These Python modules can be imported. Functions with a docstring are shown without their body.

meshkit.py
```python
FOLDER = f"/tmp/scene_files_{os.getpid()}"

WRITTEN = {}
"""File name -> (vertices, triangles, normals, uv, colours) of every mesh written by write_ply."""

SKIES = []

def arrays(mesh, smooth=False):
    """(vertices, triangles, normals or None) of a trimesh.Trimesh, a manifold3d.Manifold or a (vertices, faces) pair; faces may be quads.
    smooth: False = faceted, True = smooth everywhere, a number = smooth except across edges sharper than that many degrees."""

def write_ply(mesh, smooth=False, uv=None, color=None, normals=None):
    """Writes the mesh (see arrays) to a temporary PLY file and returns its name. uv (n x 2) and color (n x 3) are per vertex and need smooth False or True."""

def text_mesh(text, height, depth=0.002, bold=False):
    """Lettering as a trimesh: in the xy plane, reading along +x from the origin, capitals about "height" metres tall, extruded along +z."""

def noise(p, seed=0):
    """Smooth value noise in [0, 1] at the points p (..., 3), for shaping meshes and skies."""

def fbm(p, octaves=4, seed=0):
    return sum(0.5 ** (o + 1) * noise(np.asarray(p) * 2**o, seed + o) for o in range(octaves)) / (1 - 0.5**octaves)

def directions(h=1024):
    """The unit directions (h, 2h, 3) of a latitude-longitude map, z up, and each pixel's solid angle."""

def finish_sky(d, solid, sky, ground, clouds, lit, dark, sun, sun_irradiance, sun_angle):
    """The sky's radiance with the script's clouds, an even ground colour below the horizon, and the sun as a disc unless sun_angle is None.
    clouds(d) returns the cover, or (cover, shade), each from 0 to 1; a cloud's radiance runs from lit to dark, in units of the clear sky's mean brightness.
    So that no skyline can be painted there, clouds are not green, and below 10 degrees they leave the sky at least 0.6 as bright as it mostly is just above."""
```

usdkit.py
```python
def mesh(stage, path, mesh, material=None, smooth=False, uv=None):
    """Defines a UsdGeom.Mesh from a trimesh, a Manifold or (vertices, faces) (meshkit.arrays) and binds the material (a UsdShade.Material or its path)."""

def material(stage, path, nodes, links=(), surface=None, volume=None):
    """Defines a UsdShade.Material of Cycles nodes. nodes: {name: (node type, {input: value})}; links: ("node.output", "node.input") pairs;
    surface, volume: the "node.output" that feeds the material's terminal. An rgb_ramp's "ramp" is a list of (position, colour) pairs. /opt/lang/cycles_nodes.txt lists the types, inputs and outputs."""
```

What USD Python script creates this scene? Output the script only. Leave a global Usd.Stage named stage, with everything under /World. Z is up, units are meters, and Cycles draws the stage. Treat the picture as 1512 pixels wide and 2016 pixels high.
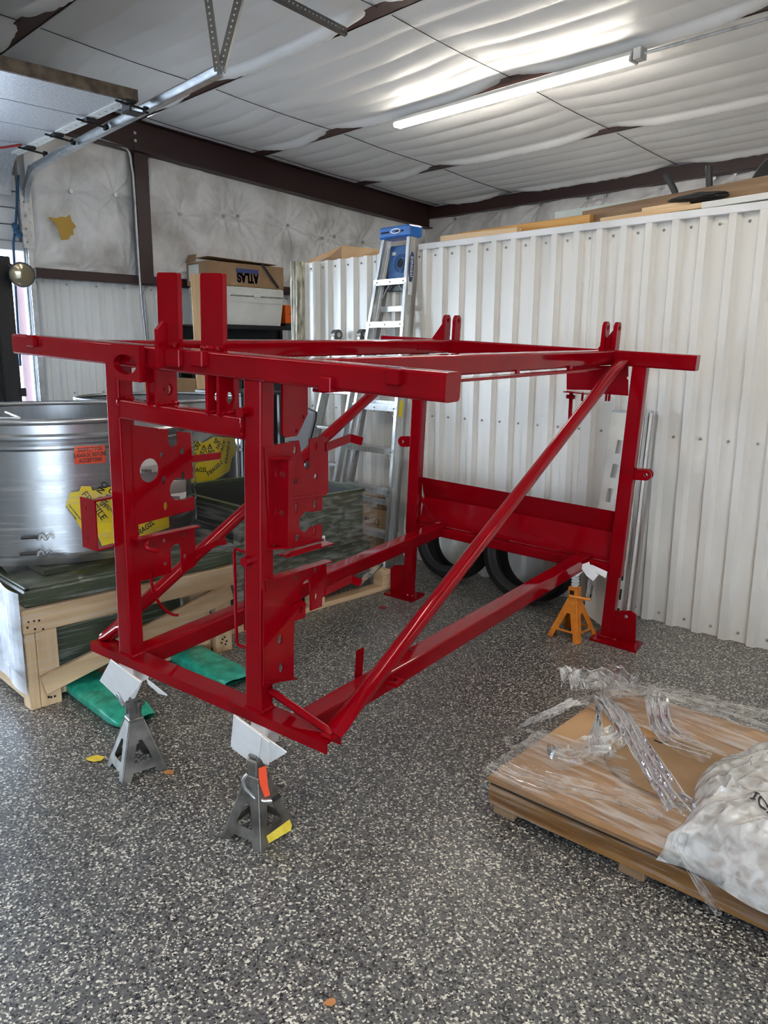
import math, random
import numpy as np
import trimesh, manifold3d as m3
from shapely.geometry import Polygon, Point, LineString, box as sbox
from shapely.ops import unary_union
from shapely import affinity
from pxr import Usd, UsdGeom, UsdLux, UsdShade, Gf, Sdf
import usdkit, meshkit

random.seed(7); RNG = np.random.default_rng(7)
stage = Usd.Stage.CreateInMemory()
UsdGeom.SetStageUpAxis(stage, UsdGeom.Tokens.z); UsdGeom.SetStageMetersPerUnit(stage, 1.0)
UsdGeom.Xform.Define(stage, '/World'); UsdGeom.Scope.Define(stage, '/World/Looks')

# ------------------------------------------------------------------ camera
W, H, FPX = 1512, 2016, 1521.14
CAM = np.array([0, 0, 1.705])
CR = np.array([0.7001134, 0.7139988, 0.0068544]); CU = np.array([-0.1504317, 0.1381085, 0.9789261]); CF = np.array([-0.6980054, 0.6863904, -0.2040996])
cam = UsdGeom.Camera.Define(stage, '/World/Camera')
M = Gf.Matrix4d(*CR, 0, *CU, 0, *(-CF), 0, *CAM, 1)
cam.AddTransformOp().Set(M)
cam.CreateFocalLengthAttr(25.0); cam.CreateHorizontalApertureAttr(25.0 * W / FPX); cam.CreateVerticalApertureAttr(25.0 * H / FPX)
cam.CreateClippingRangeAttr(Gf.Vec2f(0.05, 300)); cam.CreateFStopAttr(0.0)
cam.CreateExposureAttr(0.0)
EXPOSURE = 0.52
cam.GetExposureAttr().Set(EXPOSURE)
# ------------------------------------------------------------------ sky and sun
dome = UsdLux.DomeLight.Define(stage, '/World/Sky'); dome.CreateIntensityAttr(1.0)
usdkit.material(stage, '/World/Looks/sky', {"s": ("sky_texture", {"sky_type": "hosek_wilkie", "sun_direction": (0.45, 0.5, 0.74), "turbidity": 3.0, "ground_albedo": 0.4}),
    "m": ("mix_color", {"fac": .45, "b": (.50, .57, .66), "use_clamp": False}), "b": ("background_shader", {"strength": 32.0})}, [("s.color", "m.a"), ("m.result", "b.color")], surface="b.background")
UsdShade.MaterialBindingAPI.Apply(dome.GetPrim()).Bind(UsdShade.Material.Get(stage, '/World/Looks/sky'))
sun = UsdLux.DistantLight.Define(stage, '/World/Sun'); sun.CreateIntensityAttr(8.0); sun.CreateAngleAttr(1.0); sun.CreateColorAttr(Gf.Vec3f(1, .95, .88))
sun.AddTransformOp().Set(Gf.Matrix4d().SetRotate(Gf.Rotation(Gf.Vec3d(0, 0, 1), Gf.Vec3d(0.45, 0.5, 0.74))))
LAMP = 34.0          # emission strength of the tube lamps

# ------------------------------------------------------------------ calibrated helpers
def ray(px, P0, n):
    n = np.asarray(n, float); d = (px[0] - 756) / FPX * CR - (px[1] - 1008) / FPX * CU + CF
    return CAM + d * (((np.asarray(P0, float) - CAM) @ n) / (d @ n))
def atx(px, x): return ray(px, (x, 0, 0), (1, 0, 0))
def aty(px, y): return ray(px, (0, y, 0), (0, 1, 0))
def atz(px, z): return ray(px, (0, 0, z), (0, 0, 1))
RF = np.array([[0.97986511, -0.19072495, 0.05906234], [0.19172205, 0.98138012, -0.011650], [-0.05574066, 0.022739, 0.99818631]])
TF = np.array([-2.83912826, 1.29022409, 0.4870323])
def fr(px, ax, val):
    n = RF[:, ax]; return RF.T @ (ray(px, TF + n * val, n) - TF)
def w2f(p): return RF.T @ (np.asarray(p, float) - TF)
def f2w(p): return RF @ np.asarray(p, float) + TF

# ------------------------------------------------------------------ mesh helpers
def cat(*ms): return trimesh.util.concatenate([m for m in ms if m is not None])
def tm(man): k = man.to_mesh(); return trimesh.Trimesh(k.vert_properties[:, :3], k.tri_verts, process=False)
def basis(ex, ey, ez, o=(0, 0, 0)):
    m = np.eye(4); m[:3, 0] = ex; m[:3, 1] = ey; m[:3, 2] = ez; m[:3, 3] = o; return m
def bx(lo, hi, ch=0.0):
    lo, hi = np.minimum(lo, hi).astype(float), np.maximum(lo, hi).astype(float)
    ch = min(ch, 0.45 * (hi - lo).min())
    if ch <= 0: 
        b = trimesh.creation.box(hi - lo); b.apply_translation((lo + hi) / 2); return b
    pts = []
    for k in range(3):
        s = np.full(3, ch); s[k] = 0
        for c in np.ndindex(2, 2, 2): pts.append([(lo[i] + s[i]) if c[i] == 0 else (hi[i] - s[i]) for i in range(3)])
    return trimesh.convex.convex_hull(np.array(pts))
def rsec(w, h, r, n=4):
    out = []
    for cx_, cy_, a0 in ((w/2-r, h/2-r, 0), (-w/2+r, h/2-r, 90), (-w/2+r, -h/2+r, 180), (w/2-r, -h/2+r, 270)):
        for k in range(n + 1):
            a = math.radians(a0 + 90 * k / n); out.append((cx_ + r * math.cos(a), cy_ + r * math.sin(a)))
    return Polygon(out)
def extr(poly, h):
    if poly.geom_type != 'Polygon': return cat(*[extr(g, h) for g in poly.geoms if g.area > 0])
    return trimesh.creation.extrude_polygon(poly, h, engine='earcut')
def onp(m, o, ex, ey, ez=None):
    ex = np.asarray(ex, float); ey = np.asarray(ey, float); ez = np.cross(ex, ey) if ez is None else np.asarray(ez, float)
    m = m.copy(); m.apply_transform(basis(ex, ey, ez, o)); return m
def bar(a, b, w, h, r=0.004, up=(0, 0, 1)):      # square tube or board from a to b, w across, h along up
    a, b = np.asarray(a, float), np.asarray(b, float); d = b - a; L = np.linalg.norm(d); d /= L
    s = np.cross(d, up); s /= np.linalg.norm(s); u = np.cross(s, d)
    m = extr(rsec(w, h, min(r, w * .45, h * .45), 3) if r else sbox(-w/2, -h/2, w/2, h/2), L); m.apply_transform(basis(s, u, -d, a) if np.linalg.det(basis(s, u, d)) < 0 else basis(s, u, d, a))
    if np.linalg.det(basis(s, u, d)) < 0: m.apply_translation(d * L)
    return m
def tube(pts, r, n=10, caps=True):
    pts = np.asarray(pts, float); N = len(pts); r = np.broadcast_to(r, N)
    t = np.gradient(pts, axis=0); t /= np.linalg.norm(t, axis=1)[:, None] + 1e-12
    ref = np.array([0, 0, 1.0]) if abs(t[0][2]) < .9 else np.array([1.0, 0, 0])
    V = []; s = np.cross(t[0], ref); s /= np.linalg.norm(s)
    for i in range(N):
        s = s - t[i] * (s @ t[i]); s /= np.linalg.norm(s); u = np.cross(t[i], s)
        a = np.arange(n) * 2 * np.pi / n
        V.append(pts[i] + r[i] * (np.cos(a)[:, None] * s + np.sin(a)[:, None] * u))
    V = np.vstack(V); F = []
    for i in range(N - 1):
        for k in range(n):
            a, b, c, d = i*n+k, i*n+(k+1) % n, (i+1)*n+(k+1) % n, (i+1)*n+k; F += [[a, b, c], [a, c, d]]
    if caps:
        for i, fl in ((0, 1), (N - 1, 0)):
            c = len(V); V = np.vstack([V, pts[i]])
            for k in range(n):
                a, b = i*n+k, i*n+(k+1) % n; F.append([c, b, a] if fl else [c, a, b])
    return trimesh.Trimesh(V, F, process=False)
def arc(c, r, a0, a1, ex, ey, n=8):
    a = np.radians(np.linspace(a0, a1, n)); return [np.asarray(c) + r * (math.cos(t) * np.asarray(ex) + math.sin(t) * np.asarray(ey)) for t in a]
def lathe(prof, c, n=48):
    m = trimesh.creation.revolve(np.array(prof, float), sections=n); m.apply_translation(c); return m
def grid(f, us, vs, flip=False, thick=0):
    U, Vv = np.meshgrid(us, vs, indexing='ij'); P = f(U, Vv); nu, nv = U.shape
    V = P.reshape(-1, 3); i = np.arange(nu * nv).reshape(nu, nv)
    a, b, c, d = i[:-1, :-1].ravel(), i[1:, :-1].ravel(), i[1:, 1:].ravel(), i[:-1, 1:].ravel()
    F = np.vstack([np.stack([a, b, c], 1), np.stack([a, c, d], 1)])
    if flip: F = F[:, ::-1]
    return trimesh.Trimesh(V, F, process=False)
def plate(poly, ax, val, th, off=None):          # frame plate in the plane axis=val; poly in the other two axes, thickness th towards -axis
    m = extr(poly, th)
    if ax == 0: m = onp(m, (val - th, 0, 0), (0, 1, 0), (0, 0, 1))
    elif ax == 1: m = onp(m, (0, val + th, 0), (1, 0, 0), (0, 0, 1))   # ez = -v
    else: m = onp(m, (0, 0, val - th), (1, 0, 0), (0, 1, 0))
    return m
def ell(c, rx, ry): return affinity.translate(affinity.scale(Point(0, 0).buffer(1, 10), rx, ry), *c)
def text(s, h, depth=.001, bold=False):
    m = meshkit.text_mesh(s, h, depth, bold); b = m.bounds; m.apply_translation(-(b[0] + b[1]) / 2 * [1, 1, 0]); return m
def put_text(lines, h, o, ex, ey, gap=1.45, bold=True, depth=.001, width=None):
    ex = np.asarray(ex, float); ex /= np.linalg.norm(ex); ey = np.asarray(ey, float); ey /= np.linalg.norm(ey); out = []
    for k, s in enumerate(lines):
        m = text(s, h, depth, bold)
        if width: m.apply_scale([min(1, width / (m.bounds[1] - m.bounds[0])[0]), 1, 1])
        m.apply_translation((0, ((len(lines) - 1) / 2 - k) * h * gap, 0)); out.append(onp(m, o, ex, ey))
    return cat(*out)

# ------------------------------------------------------------------ scene helpers
USED = {}; LOC = {}
def nm(parent, name):
    k = (parent, name); USED[k] = USED.get(k, 0) + 1; n = USED[k] - 1
    return f'{parent}/{name}' + (f'_{n:03d}' if n else '')
def tag(p, label=None, cat_=None, group=None, kind=None):
    p = p.GetPrim() if hasattr(p, 'GetPrim') else p
    for k, v in (('label', label), ('category', cat_), ('group', group), ('kind', kind)):
        if v: p.SetCustomDataByKey(k, v)
    return p
def thing(name, label, cat_, group=None, loc=(0, 0, 0), mat=None):
    x = UsdGeom.Xform.Define(stage, nm('/World', name)); op = x.AddTransformOp()
    op.Set(mat if mat is not None else Gf.Matrix4d().SetTranslate(Gf.Vec3d(*map(float, loc))))
    LOC[x.GetPath().pathString] = np.zeros(3) if mat is not None else np.asarray(loc, float)
    return tag(x, label, cat_, group)
def part(par, name, mesh, mat, smooth=False, label=None, kind=None):
    p = par.GetPath().pathString if par is not None else '/World'
    loc = LOC.get('/'.join(p.split('/')[:3]))
    if loc is not None and loc.any(): mesh = mesh.copy(); mesh.apply_translation(-loc)
    m = usdkit.mesh(stage, nm(p, name), mesh, MAT[mat], smooth)
    return tag(m, label, None, None, kind)
def solo(name, mesh, mat, label, cat_, smooth=False, group=None, kind=None): return tag(part(None, name, mesh, mat, smooth), label, cat_, group, kind)
def struct(name, mesh, mat, label, smooth=False): return tag(part(None, name, mesh, mat, smooth), label, name.split('_')[0], None, 'structure')
def sgroup(name, label, cat_, loc=(0, 0, 0)):
    t = thing(name, label, cat_, None, loc); tag(t, kind='structure'); return t

# ------------------------------------------------------------------ materials
MAT = {}
def mk(name, nodes, links, surface): MAT[name] = usdkit.material(stage, '/World/Looks/' + name, nodes, links, surface=surface); return MAT[name]
def plain(name, col, rough=.5, metal=0.0, **kw):
    mk(name, {"p": ("principled_bsdf", dict(base_color=col, roughness=rough, metallic=metal, **kw))}, [], "p.BSDF")
def noisy(name, c1, c2, scale=8., rough=.5, metal=0., stretch=(1, 1, 1), bump=0., bscale=None, detail=4, lo=.35, hi=.65, r2=None, **kw):
    nodes = {"t": ("texture_coordinate", {}), "m": ("mapping", {"scale": tuple(float(s) for s in stretch)}), "n": ("noise_texture", {"scale": scale, "detail": float(detail)}),
             "r": ("rgb_ramp", {"ramp": [(lo, c1), (hi, c2)]}), "p": ("principled_bsdf", dict(roughness=rough, metallic=metal, **kw))}
    links = [("t.object", "m.vector"), ("m.vector", "n.vector"), ("n.fac", "r.fac"), ("r.color", "p.base_color")]
    if r2 is not None:
        nodes["rr"] = ("map_range", {"from_min": lo, "from_max": hi, "to_min": rough, "to_max": r2}); links += [("n.fac", "rr.value"), ("rr.result", "p.roughness")]
    if bump:
        nodes["n2"] = ("noise_texture", {"scale": bscale or scale * 3, "detail": 3.0}); nodes["b"] = ("bump", {"strength": bump, "distance": .004})
        links += [("m.vector", "n2.vector"), ("n2.fac", "b.height"), ("b.normal", "p.normal")]
    mk(name, nodes, links, "p.BSDF")
noisy('red', (.215, .0006, .004), (.25, .0008, .005), 5., .06, bump=.015, bscale=45., specular_ior_level=.40, specular_tint=(1., .42, .45))
noisy('white_panel', (.66, .635, .585), (.74, .715, .665), 3., .30, stretch=(1, 1, .3))
noisy('end_panel', (.76, .765, .75), (.83, .835, .82), 3., .38, stretch=(1, 1, .3))
noisy('insulation', (.50, .465, .43), (.86, .84, .815), 1.7, .55, detail=8, lo=.30, hi=.54, bump=.1, bscale=14.)
noisy('insulation_back', (.50, .485, .475), (.74, .73, .725), 2.2, .55, detail=7, lo=.28, hi=.6, bump=.1, bscale=14.)
noisy('ceiling_vinyl', (.76, .755, .745), (.82, .815, .805), 1.5, .42, bump=.08, bscale=7., stretch=(.6, 2, 1))
plain('purlin_red', (.055, .017, .014), .5)
plain('steel_red', (.035, .012, .012), .45)
plain('dark_wire', (.02, .02, .02), .5)
plain('screw', (.30, .30, .29), .4, .6)
noisy('galv', (.42, .44, .46), (.56, .58, .60), 14., .33, .9, r2=.42)
noisy('tank_steel', (.36, .37, .38), (.43, .44, .45), 5., .30, .92, stretch=(1, 1, .12), r2=.36)
noisy('track_steel', (.52, .54, .56), (.66, .68, .70), 10., .3, .85)
noisy('stand_grey', (.13, .123, .112), (.25, .235, .21), 16., .38, .75, r2=.5)
noisy('stand_orange', (.62, .17, .012), (.74, .24, .02), 22., .38)
noisy('aluminium', (.52, .52, .51), (.70, .70, .69), 12., .34, .85, stretch=(4, 4, .4))
plain('ladder_side', (.40, .385, .36), .38, .8)
noisy('ladder_blue', (.012, .11, .42), (.02, .16, .52), 9., .35)
noisy('tray_blue', (.03, .10, .28), (.05, .15, .36), 9., .45)
noisy('cream_metal', (.60, .575, .51), (.72, .695, .63), 6., .35)
plain('rubber', (.008, .008, .008), .6)
plain('black_metal', (.012, .012, .013), .4)
plain('dark_plastic', (.03, .03, .032), .5)
plain('hole_dark', (.006, .006, .006), .8)
noisy('cardboard', (.27, .165, .085), (.33, .205, .11), 6., .8)
noisy('cardboard_light', (.47, .28, .14), (.55, .34, .175), 4., .75)
noisy('cooler_white', (.62, .61, .57), (.70, .69, .65), 4., .5)
plain('orange_plastic', (.78, .13, .012), .45)
plain('label_orange', (.90, .085, .022), .6)
noisy('label_yellow', (.80, .60, .012), (.88, .68, .02), 5., .45)
plain('ink', (.02, .02, .022), .6)
plain('ink_blue', (.03, .05, .17), .6)
plain('ink_white', (.75, .75, .75), .5)
plain('paper', (.70, .69, .66), .6)
plain('red_chip', (.35, .02, .02), .5)
noisy('olive', (.042, .054, .028), (.068, .082, .045), 6., .32)
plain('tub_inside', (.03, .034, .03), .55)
noisy('foam', (.88, .875, .86), (.92, .915, .90), 20., .7)
noisy('teal_film', (.01, .27, .185), (.04, .50, .36), 16., .22, bump=.8, bscale=30.)
plain('concrete', (.34, .335, .32), .8)
noisy('grass', (.08, .13, .025), (.15, .20, .05), 3., .8)
noisy('leaf', (.03, .09, .018), (.09, .19, .04), 1.5, .6)
plain('pink_trim', (.50, .36, .38), .6)
plain('blue_wall', (.05, .11, .24), .5)
plain('brick', (.20, .055, .04), .8)
plain('roof_grey', (.28, .28, .28), .7)
plain('rope', (.02, .08, .16), .7)
plain('lens', (.30, .26, .17), .12, .5)
noisy('scrap_yellow', (.72, .50, .03), (.85, .65, .08), 40., .5)
noisy('scrap_brown', (.45, .18, .06), (.55, .26, .10), 40., .6)
noisy('wrap_bundle', (.20, .18, .12), (.62, .58, .45), 14., .3, stretch=(2.5, 2.5, .6), bump=.8, bscale=18.)
noisy('door_foil', (.50, .52, .55), (.66, .69, .73), 26., .38, .55, stretch=(1, 3, 1), bump=.25, bscale=40.)
noisy('door_edge', (.055, .04, .03), (.16, .12, .08), 12., .7)
plain('door_stile', (.66, .66, .64), .4)
noisy('wall_white', (.55, .54, .52), (.62, .61, .59), 3., .6)
plain('shop_grey', (.26, .255, .25), .7)
plain('steel_angle', (.16, .155, .145), .45, .7)
plain('gold_foam', (.55, .33, .07), .9)
plain('grey_panel', (.30, .32, .34), .45)
plain('green_grey', (.42, .46, .42), .4, .3)
mk('lamp', {"e": ("emission", {"color": (1, .93, .82), "strength": LAMP})}, [], "e.emission")
def wood(name, c1, c2, ax):
    st = {'x': (.6, 9, 9), 'y': (9, .6, 9), 'z': (9, 9, .6)}[ax]
    noisy(name, c1, c2, 3., .62, stretch=st, detail=6, lo=.3, hi=.7, bump=.12, bscale=9.)
for a in 'xyz':
    wood('deep_' + a, (.21, .085, .014), (.40, .19, .045), a); wood('pine_' + a, (.56, .36, .19), (.72, .52, .31), a); wood('old_' + a, (.15, .085, .045), (.30, .19, .10), a); wood('amber_' + a, (.42, .20, .045), (.60, .33, .095), a)
# epoxy floor with paint flakes
def vor(sc, off): return {f"mp{off}": ("mapping", {"location": (off * 3.7, off * 1.3, 0.0)}), f"v{off}": ("voronoi_texture", {"scale": sc, "randomness": 1.0, "feature": "f1"}), f"s{off}": ("separate_color", {})}
nd = {"g": ("geometry", {}), "dn": ("noise_texture", {"scale": 320., "detail": 2.0}), "dm": ("mix_color", {"blend_type": "linear_light", "fac": .0028}), "p": ("principled_bsdf", {"roughness": .36}),
      "r1": ("rgb_ramp", {"interpolate": False, "ramp": [(0, (.102, .101, .098)), (.34, (.126, .123, .117)), (.60, (.014, .014, .016)), (.70, (.22, .215, .20)), (.77, (.065, .068, .074)), (.85, (.36, .34, .295)), (.915, (.74, .71, .61))]}),
      "r2": ("rgb_ramp", {"interpolate": False, "ramp": [(0, (0, 0, 0)), (.88, (.012, .012, .014)), (.94, (.70, .67, .57))]}),
      "f2": ("math", {"math_type": "greater_than", "value2": .88}), "mx": ("mix_color", {}), "big": ("noise_texture", {"scale": .9, "detail": 3.0}), "br": ("rgb_ramp", {"ramp": [(.35, (.86, .86, .86)), (.65, (1.06, 1.06, 1.06))]}), "mu": ("mix_color", {"blend_type": "multiply", "fac": 1.0, "use_clamp": False}),
      "bp": ("bump", {"strength": .22, "distance": .002}), "bn": ("noise_texture", {"scale": 90., "detail": 2.0})}
nd.update(vor(140., 1)); nd.update(vor(190., 2))
lk = [("g.position", "dn.vector"), ("g.position", "dm.a"), ("dn.color", "dm.b"), ("dm.result", "mp1.vector"), ("dm.result", "mp2.vector"), ("mp1.vector", "v1.vector"), ("mp2.vector", "v2.vector"),
      ("v1.color", "s1.color"), ("v2.color", "s2.color"), ("s1.r", "r1.fac"), ("s2.g", "r2.fac"), ("s2.g", "f2.value1"), ("f2.value", "mx.fac"), ("r1.color", "mx.a"), ("r2.color", "mx.b"),
      ("g.position", "big.vector"), ("big.fac", "br.fac"), ("mx.result", "mu.a"), ("br.color", "mu.b"), ("mu.result", "p.base_color"), ("g.position", "bn.vector"), ("bn.fac", "bp.height"), ("bp.normal", "p.normal")]
mk('floor', nd, lk, "p.BSDF")
# clear stretch film: mostly see-through with milky streaks and glints
def film(name, stretch, scale, dens, col=(.80, .80, .78), base=.06, peak=.55, rough=.16, bump=.6):
    mk(name, {"t": ("texture_coordinate", {}), "m": ("mapping", {"scale": stretch}), "n": ("noise_texture", {"scale": scale, "detail": 5.0, "distortion": .4}),
        "r": ("rgb_ramp", {"ramp": [(dens, (base,) * 3), (dens + .28, (peak,) * 3)]}), "tr": ("transparent_bsdf", {"color": (.97, .975, .97)}),
        "p": ("principled_bsdf", {"base_color": col, "roughness": rough, "specular_ior_level": .8}), "g": ("glossy_bsdf", {"roughness": .08, "color": (.9, .9, .9)}), "b": ("bump", {"strength": bump, "distance": .006}), "fr": ("fresnel", {"IOR": 1.33}),
        "x": ("mix_closure", {}), "y": ("mix_closure", {})},
       [("t.object", "m.vector"), ("m.vector", "n.vector"), ("n.fac", "r.fac"), ("n.fac", "b.height"), ("b.normal", "p.normal"), ("b.normal", "g.normal"), ("b.normal", "fr.normal"), ("r.color", "x.fac"), ("tr.BSDF", "x.closure1"), ("p.BSDF", "x.closure2"),
        ("fr.fac", "y.fac"), ("x.closure", "y.closure1"), ("g.BSDF", "y.closure2")], "y.closure")
film('film_wall', (1.2, 1.2, 26.), 2.2, .52, base=.004, peak=.24, bump=.35)
film('film_tub', (1.2, 5., 22.), 2.0, .42, (.72, .74, .68), base=.05, peak=.34, bump=.5)
film('film_haze', (2., 2., 7.), 2., .34, (.66, .72, .80), .28, .75)
film('film_top', (2.2, 14., 14.), 2.2, .45, peak=.6)
film('film_bunch', (3., 3., 3.), 7., .44, (.80, .77, .72), base=.02, peak=.26, rough=.12, bump=1.0)
film('bag', (3., 3., 3.), 9., .36, (.72, .715, .69), .45, .90, .16, 1.0)

# ================================================================== the building
XE, YB, YW = -8.7, 9.42, 4.61          # end wall, back wall, partition wall
def zc(y): return 3.88 + .06 * (9.42 - np.asarray(y, float))
floor = struct('floor', bx((-8.9, -6, -.1), (5, 9.6, 0)), 'floor', 'grey epoxy floor sprinkled with black and white paint flakes')
# ---- ribbed sheet-steel panels
def ribbed(n, L, p=.1668, h=.034, t=.0015, half=False):    # profile along s, ribs at multiples of p; returned in (s, depth) extruded along z
    pr = []
    for k in range(n):
        c = (k + .5) * p
        pr += [(c - .040, 0), (c - .021, h), (c + .021, h), (c + .040, 0)]
    pr = [(0, 0)] + pr + [(n * p + .012, .0015)]
    bot = [(a, b - t) for a, b in reversed(pr)]
    return extr(Polygon(pr + bot), L)
P = .1668
wr = sgroup('wall_right', 'partition wall of white ribbed sheet-steel panels along the right', 'wall', (-5.75, YW, 0))
sx0 = -1.81 - P * 24
for k in range(7):
    a = sx0 + k * 6 * P
    m = ribbed(6, 2.475); m.apply_transform(basis((1, 0, 0), (0, -1, 0), (0, 0, -1), (a, YW + .0015 * (k % 2), 2.477)))
    m.invert() if m.volume < 0 else None
    part(wr, 'panel', m, 'white_panel')
sc = []
ph = (-1.81 - sx0) % P
for z in (.06, 1.2, 2.425):
    for k in range(42):
        x = sx0 + ph + k * P
        if -5.7 < x < 1.2: sc.append(trimesh.creation.icosphere(1, .0085).apply_translation((x, YW - .003, z)))
        if z == 1.2 and k % 6 == 1: sc.append(trimesh.creation.icosphere(1, .0085).apply_translation((x + .05, YW - .003, z + .05)))
part(wr, 'screws', cat(*sc), 'screw', True, kind='stuff')
part(wr, 'wall_core', bx((-5.75, YW + .01, 0), (1.3, YW + .10, 2.47)), 'wall_white')
part(wr, 'top_plate', bx((-4.3, YW - .035, 2.47), (1.3, YW + .12, 2.515), .004), 'insulation_back')
part(wr, 'return_wall', bx((-5.75, YW + .1, 0), (-5.66, YB, 2.47)), 'wall_white')
part(wr, 'room_roof', bx((-5.75, YW + .05, 2.44), (1.3, YB - .1, 2.468)), 'wall_white')

# ---- insulated walls
def tuft_field(Y, Z, tufts, seed, amp=.11):
    d = np.full(Y.shape, 9.); f = np.zeros(Y.shape)
    for i, (ty, tz) in enumerate(tufts):
        dy, dz = Y - ty, Z - tz; r = np.hypot(dy, dz); a = np.arctan2(dz, dy)
        d = np.minimum(d, r)
        ph = (i * 1.7 + seed) % 6.28
        fall = np.exp(-r / .42) * (r / (r + .03))
        rid = lambda n, p: 1 - 2 * np.abs(np.sin(n * a / 2 + p)) ** .55
        f += .015 * fall * (rid(7, ph + .8 * np.sin(r * 5 + i)) + .8 * rid(11, 2.1 * ph + .6 * np.sin(r * 9)) + .5 * rid(17, 3 * ph))
        f += .030 * np.exp(-(dy / (.025 + .16 * abs(dz))) ** 2) * np.exp(-abs(dz) / .55) * (dz < 0) * np.minimum(1, r / .1) * np.cos(dy / (.02 + .10 * abs(dz)))
        f -= .016 * np.exp(-((dz - .03 * np.sin(dy * 14 + i)) / (.012 + .05 * abs(dy))) ** 2) * np.exp(-abs(dy) / .4)
    q = np.stack([Y * 2.2, Z * 1.4, 0 * Y + seed], -1)
    q2 = np.stack([Y * 9, Z * 3, 0 * Y + seed + 5], -1)
    return amp * (1 - np.exp(-(d / .34) ** 1.1)) + f + .035 * (meshkit.fbm(q, 3, seed) - .5) + .012 * (meshkit.fbm(q2, 3, seed + 3) - .5)
we = sgroup('wall_left', 'end wall with sagging white insulation above ribbed white steel', 'wall', (XE, 6.4, 0))
tu = [tuple(atx(p, XE + .12)[1:]) for p in ((145, 375), (233, 382), (361, 420), (447, 424), (475, 424), (573, 443), (641, 468), (665, 465), (721, 476))]
tu += [(3.3 + .55 * k, 2.56) for k in range(11)]
tu += [(9.3, 3.0)]
def endf(Y, Z):
    return np.stack([XE + .03 + tuft_field(Y, Z, tu, 3), Y, Z], -1)
for y0, y1 in ((3.30, 4.47), (4.60, YB)):
    def f(U, V, y0=y0, y1=y1):
        Y = U; Z = 2.52 + V * (zc(Y) - .18 - 2.52); Pp = endf(Y, Z)
        e = np.minimum(1, np.minimum((Y - y0), (y1 - Y)) / .09 + .15); Pp[..., 0] = XE + .03 + (Pp[..., 0] - XE - .03) * e; return Pp
    part(we, 'insulation', grid(f, np.linspace(y0, y1, int((y1 - y0) / .016)), np.linspace(0, 1, 90)), 'insulation', True)
tfl = [(XE + .14, *atx(p, XE + .14)[1:]) for p in ((98, 429), (112, 432), (119, 428), (131, 430), (136, 425), (139, 436), (147, 446), (141, 452), (143, 461), (136, 462), (133, 470), (121, 471), (117, 454), (111, 441))]
o = np.array(tfl[0]); pl = Polygon([(q[1] - o[1], q[2] - o[2]) for q in tfl])
part(we, 'torn_patch', onp(extr(pl.buffer(.008), .012), o, (0, 1, 0), (0, 0, 1)), 'gold_foam', label='torn patch showing yellow glass wool')
tb = []
for ty, tz in tu[:9]: tb.append(trimesh.creation.cylinder(.022, .02, 12).apply_transform(trimesh.transformations.rotation_matrix(math.pi / 2, (0, 1, 0))).apply_translation((XE + .05, ty, tz)))
part(we, 'tuft_buttons', cat(*tb), 'galv', kind='stuff')
for k in range(6):
    a = 3.30 + k * 6 * P
    m = ribbed(6, 2.44); m.apply_transform(basis((0, 1, 0), (1, 0, 0), (0, 0, -1), (XE + .002 * (k % 2), a, 2.44)))
    if m.volume < 0: m.invert()
    part(we, 'panel', m, 'end_panel')
sc = [trimesh.creation.icosphere(1, .009).apply_translation((XE + .004, 3.33 + k * 2 * P, z)) for k in range(18) for z in (2.39, 1.22)]
part(we, 'screws', cat(*sc), 'screw', kind='stuff')
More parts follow.
